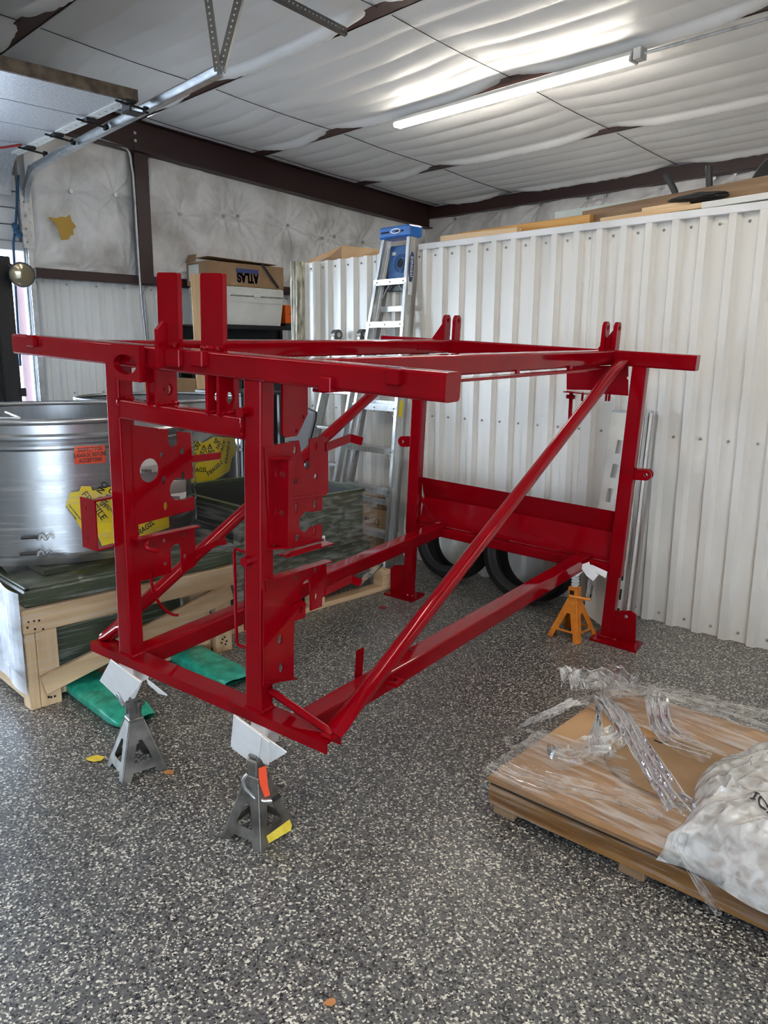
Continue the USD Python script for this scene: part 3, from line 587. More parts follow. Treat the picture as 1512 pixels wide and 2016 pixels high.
fp('gusset', bar(fr((827, 977), 1, V0 + .02), fr((857, 1028), 1, V0 - .08), .006, .03, 0))
def foot(pxs, zt=.014):
    q = [atz(p, zt) for p in pxs]; q.append(q[0] + q[2] - q[1]); P2 = Polygon([(a[0], a[1]) for a in q]).buffer(-.006).buffer(.006)
    m = extr(P2, zt); v = m.vertices; m.vertices = (v - TF) @ RF; return m
fp('foot_plate', foot([(754.9, 1166.9), (811.4, 1182.7), (837, 1168.9)])); fp('foot_plate', foot([(1160.7, 1256), (1252, 1281.7), (1266, 1264)]))
def rp_(pxs, v): return Polygon([(lambda q: (q[0], q[2]))(fr(p, 1, v)) for p in pxs])
fp('foot_gusset', plate(rp_([(769, 1170), (769, 1120), (776, 1113), (800, 1113), (800, 1176)], V0 + .03), 1, V0 + .03, .012))
fp('foot_gusset', plate(rp_([(1205, 1203), (1243, 1203), (1252, 1211), (1250, 1274), (1200, 1262)], V0 + .01).difference(Point(fr((1231, 1215), 1, V0)[[0, 2]]).buffer(.011)), 1, V0 + .01, .012))
for p1, p2, r in (((805, 869), (794, 869), .036), ((1240, 933), (1272, 935), .031)):
    a, b = fr(p1, 1, V0 + .03), fr(p2, 1, V0 + .03)
    pl = LineString([a[[0, 2]], b[[0, 2]]]).buffer(r).difference(Point(b[[0, 2]]).buffer(.011))
    fp('side_ear', plate(pl, 1, V0 + .02, .014))
    if p1[0] > 1000: fp('side_ear', plate(pl, 1, V0 + .055, .014))
# hanging plate at the upper right with clips
cp_ = rp_([(1116, 720), (1116, 767), (1170, 768), (1182, 775), (1237, 779), (1237, 720)], V0 + .045).difference(Point(fr((1232, 745), 1, V0)[[0, 2]]).buffer(.008))
fp('clip_plate', plate(cp_, 1, V0 + .04, .008))
a, b = fr((1110, 770), 1, V0 - .03), fr((1166, 771), 1, V0 - .03); fp('clip_flange', bx((a[0], V0 - .04, a[2] - .006), (b[0] + .01, V0 + .045, a[2])))
for px in (1126, 1147, 1167, 1194, 1200):
    q = fr((px, 782), 1, V0 + .01); fp('hanger_clip', bx((q[0] - .006, V0 + .0, q[2] - .022), (q[0] + .006, V0 + .012, q[2] + .03), .002))
q, q2 = fr((1124, 778), 1, V0), fr((1122, 826), 1, V0); fp('hanging_rod', tube([(q[0], V0, q[2] + .02), (q2[0], V0, q2[2])], .012, 8)); fp('hanging_rod', cat(tube([(q[0] - .025, V0, q[2] - .01), (q[0] + .025, V0, q[2] - .01)], .012, 8)))
# clevises
def lugp(u, w0=1.225): return plate(unary_union([sbox(V0 + .005, w0, V0 + .075, 1.35), Point(V0 + .04, 1.35).buffer(.035, 12)]).difference(Point(V0 + .04, 1.35).buffer(.014)), 0, u, .022)
for us, g in (((-.075, .0), -1), ((.965, 1.03), 0)):
    for u in us: fp('clevis_lug', lugp(u))
    u = us[0] - .02 if g < 0 else us[1] - .02
    fp('clevis_gusset', plate(Polygon([(u + .004, 1.225), (u - .095, 1.225), (u + .004, 1.36)]), 1, V0 + .035, .010))
# diagonal tube braces with flattened feet
def brace(a, b, r):
    a, b = np.asarray(a, float), np.asarray(b, float); d = (b - a) / np.linalg.norm(b - a); L = np.linalg.norm(b - a)
    side = np.cross(d, (0, 0, 1)); side /= np.linalg.norm(side); up = np.cross(side, d); V = []; n = 24; ts = np.r_[0, .02, .05, .09, .14, .18, np.linspace(.22, L - .2, 8), L - .14, L - .08, L - .03, L]
    for t in ts:
        e = min(t, L - t); k = np.clip(e / .18, 0, 1); k = k * k * (3 - 2 * k); rw, ru = r * (1.35 - .35 * k), r * (.28 + .72 * k)
        an = np.arange(n) * 2 * np.pi / n; V.append(a + d * t + rw * np.cos(an)[:, None] * side + ru * np.sin(an)[:, None] * up)
    N = len(ts); V = np.vstack(V); Fc = []
    for i in range(N - 1):
        for k in range(n): p, q, s, t = i*n+k, i*n+(k+1) % n, (i+1)*n+(k+1) % n, (i+1)*n+k; Fc += [[p, q, s], [p, s, t]]
    Fc += [[0, k + 1, k] for k in range(1, n - 1)] + [[(N-1)*n, (N-1)*n+k, (N-1)*n+k+1] for k in range(1, n - 1)]
    m = trimesh.Trimesh(V, Fc, process=False); return m
fp('diagonal_brace', brace((1.058, .055, .022), (1.085, V0 - .012, 1.185), .030), True); fp('diagonal_brace', brace((-.155, .055, .022), (-.20, V0 - .012, 1.185), .030), True)
q = fr((530, 1360), 0, .776)
fp('corner_rod', tube([q, q + (.03, 0, -.004), (1.035, .05, .034), (1.062, .045, .022)], .014, 10), True); fp('corner_rod', tube([(0, .04, .115), (-.04, .042, .105), (-.13, .042, .036), (-.16, .042, .022)], .014, 10), True)
fp('weld_bead', cat(weld((1.03, .03, .022), (1.075, .03, .022), .008, 9), weld((1.075, .03, .022), (1.075, .08, .022), .008, 10)))
for u in (-.256, 1.176): fp('weld_bead', weld((u - .05, V0 - .002, (ZL if u < 0 else ZR) + .006), (u + .06, V0 - .002, (ZL if u < 0 else ZR) + .006), .008, 11))
# flat tab and eye plate on the right-hand bottom rail
a, b = fr((709, 1278), 0, .862), fr((704, 1350), 0, .862); fp('flat_tab', bar(b - (0, 0, .02), a, .006, .045, 0, up=(0, 1, 0)))
q = fr((774, 1339), 2, -.01); fp('eye_plate', plate(sbox(q[0] - .05, q[1] - .028, q[0] + .035, q[1] + .028).difference(Point(q[0], q[1]).buffer(.016)), 2, -.006, .016))
fp('rail_bolt_hole', trimesh.creation.cylinder(.008, .002, 12).apply_translation(fr((810, 1279), 2, .0185)), mat='hole_dark'); 

# ================================================================== jack stands and foam padding
def rotm(a, ax, p=(0, 0, 0)): return trimesh.transformations.rotation_matrix(a, ax, p)
def stand_base(t, c, yaw, B, h, tw, mat, window=True, arch=.025):
    sl = math.hypot(h, (B - tw) / 2)
    pl = Polygon([(-B/2, 0), (-B/2 + .035, 0), (-B/2 + .05, arch), (B/2 - .05, arch), (B/2 - .035, 0), (B/2, 0), (tw/2, sl), (-tw/2, sl)])
    if window: pl = pl.difference(Polygon([(-B * .22, .062), (B * .22, .062), (B * .05, sl * .66), (-B * .05, sl * .66)]).buffer(-.008).buffer(.008))
    for k in range(4):
        a = yaw + k * math.pi / 2; nrm = np.array([math.cos(a), math.sin(a), 0]); ex = np.array([-math.sin(a), math.cos(a), 0])
        ey = (np.array([0, 0, h]) - nrm * (B - tw) / 2) / sl
        part(t, 'base_side', onp(extr(pl, .0035), np.array([*c, 0]) + nrm * (B / 2 - .002), ex, ey), mat)
    for k in range(4):
        a = yaw + (k + .5) * math.pi / 2; d = np.array([math.cos(a), math.sin(a), 0]); s2 = math.sqrt(.5)
        part(t, 'corner_edge', tube([np.array([*c, .004]) + d * (B * s2 - .004), np.array([*c, h]) + d * (tw * s2)], .0045, 6), mat, True)
def corner_fit(p1, p2, p3):
    a, b, d = (atz(p, 0)[:2] for p in (p1, p2, p3)); c = (b + d) / 2; e = a - c
    return c, math.atan2(e[1], e[0]) - math.pi / 4, np.linalg.norm(e) * math.sqrt(2)
def loc3(v): return (float(v[0]), float(v[1]), 0.)
def blk(c, yaw, sx, sy, z0, z1, ch=.004):
    m = bx((-sx/2, -sy/2, z0), (sx/2, sy/2, z1), ch); m.apply_transform(rotm(yaw, (0, 0, 1))); m.apply_translation((*c, 0)); return m
def chan_z(c):  # underside of the red channel above a floor point
    q = f2w((w2f((*c, .45))[0], .04, -.022)); return q
# right-hand grey stand
c, yw, B = corner_fit((514, 1680), (436, 1640), (582, 1634))
sd = thing('jack_stand', 'grey steel jack stand with orange label and yellow tape, nearest the camera', 'jack stand', None, loc3(c)); S1 = c
stand_base(sd, c, yw, B, .215, .062, 'stand_grey')
part(sd, 'collar', cat(blk(c, yw, .066, .066, .205, .235), blk(c, yw, .058, .046, .23, .295, .006)), 'stand_grey')
part(sd, 'ratchet_post', blk(c, yw, .034, .034, .2, .305), 'stand_grey'); part(sd, 'saddle', blk(c, yw, .05, .036, .302, .312, .003), 'stand_grey')
d0 = np.array([math.cos(yw), math.sin(yw), 0]); d1 = np.array([-d0[1], d0[0], 0]); C3 = np.array([*c, 0]); sgn = -1 if d1 @ CR < 0 else 1
hp_ = [ray(p, C3 + d0 * .0 - CF * [.05, .05, 0], CF * [1, 1, 0]) for p in ((487, 1524), (478, 1535), (482, 1552), (500, 1570), (520, 1577), (537, 1575))]
part(sd, 'handle', tube(hp_, .0065, 8), 'track_steel', True); part(sd, 'handle_grip', tube([hp_[-1], ray((551, 1566), C3 - CF * [.05, .05, 0], CF * [1, 1, 0])], .0085, 8), 'rubber', True)
lp = [ray(p, C3 - CF * [.036, .036, 0], CF * [1, 1, 0]) for p in ((509, 1512), (524, 1507), (528, 1548), (532, 1565), (514, 1572), (511, 1560))]
o = lp[0]; ex_ = CR * [1, 1, 0]; ex_ /= np.linalg.norm(ex_)
part(sd, 'warning_label', onp(extr(Polygon([((q - o) @ ex_, (q - o)[2]) for q in lp]), .003), o, ex_, (0, 0, 1)), 'label_orange', label='orange warning label on the collar')
tq = [ray(p, C3 - CF * [.085, .085, 0], CF * [1, 1, 0]) for p in ((519, 1650), (570, 1613), (575, 1624), (573, 1634), (524, 1663), (516, 1658))]
o = tq[0]; m = onp(extr(Polygon([((q - o) @ ex_, (q - o)[2]) for q in tq]), .002), o, ex_, (0, 0, 1)); part(sd, 'tape_strip', m, 'scrap_yellow', label='torn yellow tape')
# left-hand grey stand
c, yw, B = corner_fit((241, 1543), (209, 1497), (333, 1521))
sd = thing('jack_stand', 'grey steel jack stand beside the green wrapped bundle, left of the taped one', 'jack stand', None, loc3(c)); S2 = c
stand_base(sd, c, yw, B, .215, .058, 'stand_grey')
part(sd, 'collar', cat(blk(c, yw, .062, .062, .205, .228), blk(c, yw, .05, .05, .22, .285, .006)), 'stand_grey')
part(sd, 'pawl_bracket', cat(blk(c + d0[:2] * .0, yw, .066, .012, .245, .30), blk(c, yw, .012, .066, .25, .30)), 'stand_grey')
part(sd, 'pawl_pin', tube([np.array([*c, .285]) - np.array([*CR[:2], 0]) * .045, np.array([*c, .285]) + np.array([*CR[:2], 0]) * .045], .009, 8), 'stand_grey')
part(sd, 'ratchet_post', blk(c, yw, .03, .03, .2, .37), 'stand_grey'); part(sd, 'saddle', blk(c, yw, .05, .04, .362, .374, .003), 'stand_grey')
part(sd, 'lever', tube([np.array([*c, .29]) - np.array([*CR[:2], 0]) * .03 - CF * [.03, .03, 0], np.array([*c, .345]) - np.array([*CR[:2], 0]) * .05 - CF * [.035, .035, 0]], .008, 8), 'track_steel', True)
# orange stand below the far end of the right-hand rail
c, yw, B = corner_fit((1138, 1269), (1086, 1254), (1166, 1248))
sd = thing('jack_stand', 'orange jack stand with white ratchet post by the rear right leg', 'jack stand', None, loc3(c)); S3 = c
stand_base(sd, c, yw, max(B, .2), .235, .055, 'stand_orange', arch=.05)
part(sd, 'collar', cat(blk(c, yw, .062, .060, .225, .315, .005)), 'stand_orange'); part(sd, 'collar_window', blk(c, yw, .0635, .03, .27, .295, 0), 'hole_dark')
z1 = float(f2w((.97, 2.5, -.062))[2]) - .012
post = cat(blk(c, yw, .030, .030, .25, z1)); 
for k in range(9): post = cat(post, blk(c, yw, .040, .036, .325 + k * .018, .334 + k * .018, .002))
part(sd, 'ratchet_post', post, 'paper', label='white toothed post'); part(sd, 'saddle', blk(c, yw, .06, .05, z1 - .012, z1, .003), 'stand_grey')
q = np.array([*c, .262]); part(sd, 'handle', tube([q - np.array([*CR[:2], 0]) * .04 - CF * [.03, .03, 0], q + np.array([*CR[:2], 0]) * .085 - CF * [.04, .04, 0] + (0, 0, -.018)], .010, 8), 'stand_orange', True)
# folded foam sheets between stands and frame
n_u = [0.]
def fsheet(t, pxs, v, th=.004, tilt=.42):
    n = RF @ np.array([.25, -1, -tilt]); n /= np.linalg.norm(n); o = f2w((n_u[0], v - .05, -.02)); ex = RF[:, 0]; ey = np.cross(n, ex)
    q = [ray(p, o, n) - o for p in pxs]; pl = Polygon([(a @ ex, a @ ey) for a in q]).buffer(-.003).buffer(.003)
    part(t, 'foam_sheet', onp(extr(pl, th), o, ex, ey), 'foam')
fo = thing('foam_padding', 'white foam sheets folded over the stand with orange label', 'foam padding', None, f2w((.67, .04, -.06)))
n_u[0] = .70
fsheet(fo, [(470, 1405), (528, 1431), (522, 1470), (511, 1505), (456, 1480)], -.012); fsheet(fo, [(500, 1420), (546, 1443), (541, 1497), (513, 1500)], -.004); fsheet(fo, [(520, 1430), (585, 1458), (566, 1474), (540, 1494), (520, 1490)], .010); fsheet(fo, [(463, 1402), (520, 1428), (506, 1500), (450, 1478)], .004)
u1 = w2f((*S1, .4))[0]; m = bx((u1 - .04, .01, -.108), (u1 + .04, .08, -.024), .006); m.vertices = m.vertices @ RF.T + TF; part(fo, 'foam_pad', m, 'foam')
fo = thing('foam_padding', 'white foam sheets hanging skewed over the left grey stand', 'foam padding', None, f2w((.04, .04, -.06)))
n_u[0] = .03
fsheet(fo, [(224, 1292), (296, 1326), (291, 1336), (245, 1389), (188, 1350)], -.014); fsheet(fo, [(222, 1292), (290, 1325), (237, 1384), (193, 1355)], -.006); fsheet(fo, [(270, 1318), (296, 1328), (272, 1372), (248, 1386)], .008); fsheet(fo, [(300, 1325), (352, 1352), (330, 1352), (306, 1338)], .05)
u1 = w2f((*S2, .4))[0]; m = bx((u1 - .05, .01, -.10), (u1 + .05, .085, -.024), .006); m.vertices = m.vertices @ RF.T + TF; part(fo, 'foam_pad', m, 'foam')
fo = thing('foam_padding', 'crumpled white foam scrap under the rear end of the right rail', 'foam padding', None, f2w((1.0, 2.55, -.09)))
def fscrap(pxs, v):
    q = [fr(p, 1, v) for p in pxs]; m = plate(Polygon([(a[0], a[2]) for a in q]), 1, v, .003); m.vertices = m.vertices @ RF.T + TF; part(fo, 'foam_sheet', m, 'foam')
fscrap([(1140, 1113), (1160, 1106), (1163, 1118), (1178, 1132), (1168, 1144), (1155, 1134)], 2.50); fscrap([(1150, 1112), (1165, 1112), (1196, 1126), (1192, 1138), (1172, 1126)], 2.53); fscrap([(1128, 1112), (1150, 1112), (1145, 1122)], 2.52)
m = bx((.93, 2.44, -.074), (1.01, 2.56, -.063), .003); m.vertices = m.vertices @ RF.T + TF; part(fo, 'foam_pad', m, 'foam')

# ================================================================== crate, tanks and tubs at the left
XF = -3.63
cr = thing('wooden_crate', 'pale pine crate wrapped in stretch film holding the green tub', 'crate', None, (-4.4, 1.78, 0))
part(cr, 'corner_post', bx((XF - .09, 1.205, 0), (XF, 1.254, .384), .004), 'pine_z'); part(cr, 'corner_post', bx((XF - .04, 1.257, 0), (XF - .002, 1.357, .384), .004), 'pine_z')
part(cr, 'corner_post', bx((XF - .04, 2.236, 0), (XF, 2.345, .384), .004), 'pine_z'); part(cr, 'corner_post', bx((XF - .13, 2.11, 0), (XF - .05, 2.234, .384), .004), 'pine_z')
part(cr, 'corner_post', bx((-5.46, 1.205, 0), (-5.36, 1.254, .384), .004), 'pine_z'); part(cr, 'corner_post', bx((-5.46, 2.29, 0), (-5.36, 2.34, .384), .004), 'pine_z')
part(cr, 'top_beam', bx((XF - .04, 1.20, .386), (XF + .006, 2.385, .502), .006), 'pine_y'); part(cr, 'top_beam', bx((-5.46, 1.20, .386), (XF - .042, 1.24, .502), .006), 'pine_x'); part(cr, 'top_beam', bx((-5.46, 2.345, .386), (XF - .042, 2.385, .502), .006), 'pine_x')
part(cr, 'diagonal_brace', bar((XF + .014, 1.265, .118), (XF + .014, 2.335, .362), .024, .098, .003), 'pine_y'); part(cr, 'floor_board', bx((-5.4, 1.26, .02), (XF - .06, 2.33, .05)), 'pine_x'); part(cr, 'side_board', bx((-5.36, 1.212, .03), (XF - .09, 1.235, .14)), 'pine_x')
nl = [trimesh.creation.icosphere(1, .0055).apply_translation((XF + .006, *atx(p, XF)[1:])) for p in ((55, 1224), (66, 1222), (76, 1221), (53, 1235), (68, 1238), (84, 1238), (95, 1372), (100, 1372), (107, 1370), (437, 1258), (441, 1254), (445, 1262), (435, 1265), (443, 1268))]
part(cr, 'nail_heads', cat(*nl), 'hole_dark', kind='stuff')
tub = thing('green_tub', 'dark olive metal tub packed in the pine crate below the round tank', 'tub', None, (-4.4, 1.78, .05))
part(tub, 'tub_body', bx((-5.33, 1.262, .055), (XF - .135, 2.10, .50), .01), 'olive'); part(tub, 'tub_tray', bx((-5.42, 1.225, .505), (XF - .018, 2.37, .585), .008), 'olive'); part(tub, 'tray_step', bx((-5.30, 1.40, .585), (XF - .22, 2.25, .622), .006), 'olive')
part(tub, 'tray_rim', cat(bx((-5.40, 1.235, .58), (XF - .028, 1.26, .60), .004), bx((XF - .05, 1.235, .58), (XF - .028, 2.36, .60), .004)), 'olive')
fl = thing('stretch_film', 'clear stretch film wound around the pine crate and its tub', 'plastic wrap', None, (-4.4, 1.78, .1))
part(fl, 'film_side', grid(lambda U, V: np.stack([XF + .032 + 0 * U, U, V], -1), np.linspace(1.18, 2.40, 12), np.linspace(.13, .60, 8)), 'film_wall')
part(fl, 'film_front', grid(lambda U, V: np.stack([U, 1.185 + 0 * U + .012 * np.sin(U * 14), V], -1), np.linspace(-5.48, XF + .032, 40), np.linspace(.10, .60, 8)), 'film_haze')
part(fl, 'film_skirt', grid(lambda U, V: np.stack([np.interp(V, [0, 1], [XF + .03, XF - .20]) + .01 * np.sin(U * 40), U, .595 + .09 * V ** .6 + .012 * np.sin(U * 23)], -1), np.linspace(1.19, 2.38, 60), np.linspace(0, 1, 8)), 'film_wall')
def atcyl(px, c, r):
    d = (px[0] - 756) / FPX * CR - (px[1] - 1008) / FPX * CU + CF; o = CAM[:2] - np.asarray(c); A = d[:2] @ d[:2]; Bq = 2 * o @ d[:2]; Cq = o @ o - r * r
    q = CAM + d * ((-Bq - math.sqrt(max(0, Bq * Bq - 4 * A * Cq))) / (2 * A)); return math.atan2(q[1] - c[1], q[0] - c[0]), q[2]
def bend(m, c, r, a0, z0):
    v = m.vertices.copy(); a = a0 + v[:, 0] / r; rr = r + v[:, 2]; m = m.copy(); m.vertices = np.stack([c[0] + rr * np.cos(a), c[1] + rr * np.sin(a), z0 + v[:, 1]], 1); return m
def decal(pxs, c, r, th=.0015, sub=.03):
    q = [atcyl(p, c, r) for p in pxs]; a0, z0 = q[0]; pl = Polygon([((a - a0) * r, z - z0) for a, z in q]).buffer(.006).buffer(-.006)
    b = pl.bounds; ps = [pl.intersection(sbox(x, b[1] - 1, x + sub, b[3] + 1)) for x in np.arange(b[0], b[2], sub)]
    return bend(cat(*[extr(g, th) for g in ps if g.area > 1e-9]), c, r, a0, z0), (a0, z0)
def ctext(s, h, px, c, r, rot=0, bold=True, w=None):
    m = text(s, h, .001, bold)
    if w: m.apply_scale([w / (m.bounds[1] - m.bounds[0])[0], 1, 1])
    m.apply_transform(rotm(math.radians(rot), (0, 0, 1))); a, z = atcyl(px, c, r); return bend(m, c, r, a, z)
def ring_tank(name, label, c, r, z0, z1, beads):
    t = thing(name, label, 'stock tank', None, (*c, z0)); pr = [(0, z0 + .02), (r - .01, z0 + .02), (r + .008, z0), (r + .012, z0 + .008), (r + .012, z0 + .04), (r, z0 + .05)]
    for b in beads: pr += [(r, b - .018), (r + .012, b - .006), (r + .012, b + .006), (r, b + .018)]
    pr += [(r, z1 - .03)]
    pi = [(r - .006, z1 - .03), (r - .006, z0 + .05), (0, z0 + .03)]
    part(t, 'wall', lathe([(a, b) for a, b in pr + pi], (*c, 0), 96), 'tank_steel', 40)
    an = np.linspace(0, 2 * np.pi, 97)
    part(t, 'rolled_rim', tube(np.stack([c[0] + r * np.cos(an), c[1] + r * np.sin(an), 0 * an + z1 - .015], 1), .016, 10, False), 'tank_steel', True)
    for b in (z1 - .13,): part(t, 'inner_bead', tube(np.stack([c[0] + (r - .01) * np.cos(an), c[1] + (r - .01) * np.sin(an), 0 * an + b], 1), .010, 8, False), 'tank_steel', True)
    return t
T1, R1 = np.array([-4.56, 1.797]), .75
tk1 = ring_tank('round_tank', 'large round galvanised tank standing on the olive tub at left', T1, R1, .63, 1.365, (1.273, 1.225))
RD = R1 + .020
m, _ = decal([(146, 879), (206, 876), (208, 911), (147, 914)], T1, RD); tt = part(tk1, 'inspection_label', m, 'label_orange', label='orange sticker reading INSPECT FOR DAMAGE BEFORE ACCEPTING')
part(tt, 'lettering', cat(*[ctext(s, .0195, p, T1, RD + .002, 1.5, w=w) for s, p, w in (('INSPECT FOR', (177, 884.5), .118), ('DAMAGE BEFORE', (178, 895), .158), ('ACCEPTING', (178.5, 905.5), .112))]), 'ink')
def ylabel(tank, pxs, c, r, words, tris=()):
    m, _ = decal(pxs, c, r); y = part(tank, 'fragile_label', m, 'label_yellow', label='yellow fragile sticker')
    part(y, 'lettering', cat(*[ctext(s, h * .72, p, c, r + .002, rot) for s, h, p, rot in words]), 'ink')
    if tris:
        o = []
        for p in tris:
            T_ = Polygon([(-.026, 0), (.026, 0), (0, .044)]); T_ = T_.difference(T_.buffer(-.006)).union(sbox(-.003, .012, .003, .028)); a, z = atcyl(p, c, r); o.append(bend(extr(T_, .001), c, r + .002, a, z))
        part(y, 'warning_triangles', cat(*o), 'ink', kind='stuff')
ylabel(tk1, [(129, 995), (139, 969), (156, 967), (160, 957), (178, 957), (182, 966), (262, 946), (330, 960), (333, 1038), (268, 1058), (202, 1077), (188, 1046), (162, 1044)], T1, RD,
    [('FRAGILE', .042, (186, 996), -58), ('NO', .045, (202, 960), 52), ('STACK', .04, (214, 976), 52), ('PLEASE DONT', .014, (205, 992), -58), ('STACK ANYTHING', .014, (213, 996), -58), ('ON TOP OF THIS PALLET', .011, (198, 1002), -58), ('Tape at least two', .012, (147, 1008), -58), ('to top of pallet', .012, (140, 1010), -58), ('FRAGIL', .04, (285, 1040), 22), ('NO STACK', .03, (297, 960), 0)])
for pxs in ([(272, 900), (313, 897), (314, 928), (273, 932)], [(328, 946), (366, 944), (366, 982), (329, 985)]):
    m, _ = decal(pxs, T1, RD + .004); pp = part(tk1, 'paper_label', m, 'paper', label='white shipping label')
    x0_, y0_ = pxs[3]; part(pp, 'barcode', cat(*[decal([(x0_ + 6 + k * 2.2, y0_ - 8), (x0_ + 7 + k * 2.2, y0_ - 8), (x0_ + 7 + k * 2.2, y0_ - 2), (x0_ + 6 + k * 2.2, y0_ - 2)], T1, RD + .006)[0] for k in range(9)]), 'ink', kind='stuff')
an = np.linspace(-2.2, 1.2, 90)
fl = thing('stretch_film', 'clear stretch film wound tightly around the nearer round tank', 'plastic wrap', None, (*T1, .65))
part(fl, 'film_shell', grid(lambda U, V: np.stack([T1[0] + (R1 + .027 + .004 * np.sin(V * 60 + U * 3)) * np.cos(U), T1[1] + (R1 + .027 + .004 * np.sin(V * 60 + U * 3)) * np.sin(U), V], -1), an, np.linspace(.66, 1.30, 24)), 'film_wall', True)
for p in ((78, 1057), (76, 1089)):
    a, z = atcyl(p, T1, R1 + .035); q = np.array([T1[0] + (R1 + .04) * math.cos(a), T1[1] + (R1 + .04) * math.sin(a), z]); tdir = np.array([-math.sin(a), math.cos(a), 0])
    part(fl, 'twisted_tail', tube([q + tdir * s + np.array([0, 0, .012 * math.sin(s * 160)]) + np.array([math.cos(a), math.sin(a), 0]) * .008 * math.cos(s * 160) for s in np.linspace(-.005, .065, 20)], np.linspace(.012, .005, 20), 7), 'film_bunch', True); part(fl, 'tie_bar', tube([q - tdir * .085, q - tdir * .005], .008, 6), 'dark_plastic')
part(fl, 'film_strap', tube([np.array([T1[0], T1[1], 1.372]) + [.73 * math.cos(a), .73 * math.sin(a), 0] for a in (-.75, -.6)] + [np.array([*T1, 1.375]) + [.4 * math.cos(.95), -.35, 0]], .006, 6), 'foam')
T2, R2 = np.array([-5.93, 3.18]), .63
tk2_ = ring_tank('round_tank', 'second round galvanised tank with yellow label behind the nearer one', T2, R2, .03, 1.33, (1.19, 1.10))
ylabel(tk2_, [(372, 872), (392, 868), (399, 872), (410, 866), (421, 860), (460, 861), (467, 884), (456, 903), (452, 926), (420, 946), (374, 957)], T2, R2 + .02,
    [('NO', .05, (384, 878), -62), ('STACK', .045, (380, 890), -62), ('NO', .045, (430, 876), 60), ('STACK', .045, (437, 884), 60), ('NO', .045, (401, 892), -5), ('NO', .045, (416, 890), -5), ('FRAGIL', .045, (391, 925), -4), ('FRAGILE', .045, (424, 921), 28), ('FRAGILE', .045, (448, 890), 72), ('PLEASE DONT STACK', .014, (398, 908), 3), ('ANYTHING ON TOP', .014, (417, 903), 5)], [(389, 878), (401, 886), (413, 884), (425, 872)])
part(tk2_, 'film_band', grid(lambda U, V: np.stack([T2[0] + (R2 + .03) * np.cos(U), T2[1] + (R2 + .03) * np.sin(U), V], -1), np.linspace(-1.8, 1.2, 50), np.linspace(.1, 1.31, 8)), 'film_wall', True)
# second pallet with the long open tub
XP = -3.83
pa2 = thing('wooden_pallet', 'flat wooden pallet under the wrapped open olive tub', 'pallet', None, (-4.4, 3.15, 0))
for k in range(3): part(pa2, 'runner_board', bx((XP - .10 - k * .5, 2.47, 0), (XP - k * .5, 3.86, .035), .003), 'pine_y')
for i in range(3):
    for k in range(3): part(pa2, 'block', bx((XP - .10 - k * .5, 2.47 + i * .645, .035), (XP - k * .5, 2.57 + i * .645, .112), .003), 'pine_x')
for k in range(6): part(pa2, 'deck_board', bx((XP - 1.12, 2.47 + k * .255, .114), (XP + .004, 2.585 + k * .255, .14), .003), 'pine_x')
tb2 = thing('green_tub', 'long open olive tub in film standing on the flat pallet', 'tub', None, (-4.4, 3.12, .14))
xl, y0, y1, zt = -4.82, 2.60, 3.61, .765
part(tb2, 'lower_case', bx((xl, 2.52, .142), (XP - .02, 3.66, .40), .012), 'olive')
w_ = sbox(xl, y0, XP - .02, y1).buffer(-.05).buffer(.05); part(tb2, 'tub_wall', extr(w_.difference(w_.buffer(-.012)), zt - .405).apply_translation((0, 0, .405)), 'olive', 30)
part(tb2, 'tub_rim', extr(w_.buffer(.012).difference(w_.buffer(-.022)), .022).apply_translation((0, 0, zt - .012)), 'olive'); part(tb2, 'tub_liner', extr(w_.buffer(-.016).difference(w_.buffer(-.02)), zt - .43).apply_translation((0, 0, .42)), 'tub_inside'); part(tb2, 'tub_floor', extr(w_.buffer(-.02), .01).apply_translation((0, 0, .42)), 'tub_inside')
fl = thing('stretch_film', 'clear stretch film pulled in streaks around the long olive tub', 'plastic wrap', None, (-4.4, 3.1, .2))
part(fl, 'film_side', grid(lambda U, V: np.stack([XP + .008 - .012 * np.exp(-((V - .41) / .05) ** 2) + .02 * np.exp(-((U - 3.25) / .25) ** 2 - ((V - .45) / .08) ** 2), U, V], -1), np.linspace(2.50, 3.69, 40), np.linspace(.16, .76, 20)), 'film_tub', True)
part(fl, 'film_front', grid(lambda U, V: np.stack([U, 2.50 + .10 * np.clip((V - .4) / .36, 0, 1), V], -1), np.linspace(-4.83, XP + .008, 12), np.linspace(.16, .76, 12)), 'film_tub', True)
part(fl, 'loose_tail', tube([ray(p, (XP + .03, 0, 0), (1, 0, 0)) for p in ((705, 1150), (722, 1134), (735, 1124), (748, 1108))], [.02, .03, .022, .03], 7), 'film_bunch', True)
q = atx((637, 1058), XP + .05); part(fl, 'film_knot', trimesh.creation.icosphere(2, .012).apply_translation(q), 'foam', True); part(fl, 'tie_string', tube([q, q + (0, .015, -.03), q + (0, .012, -.055), q + (0, -.015, -.065)], .004, 6), 'foam', True)
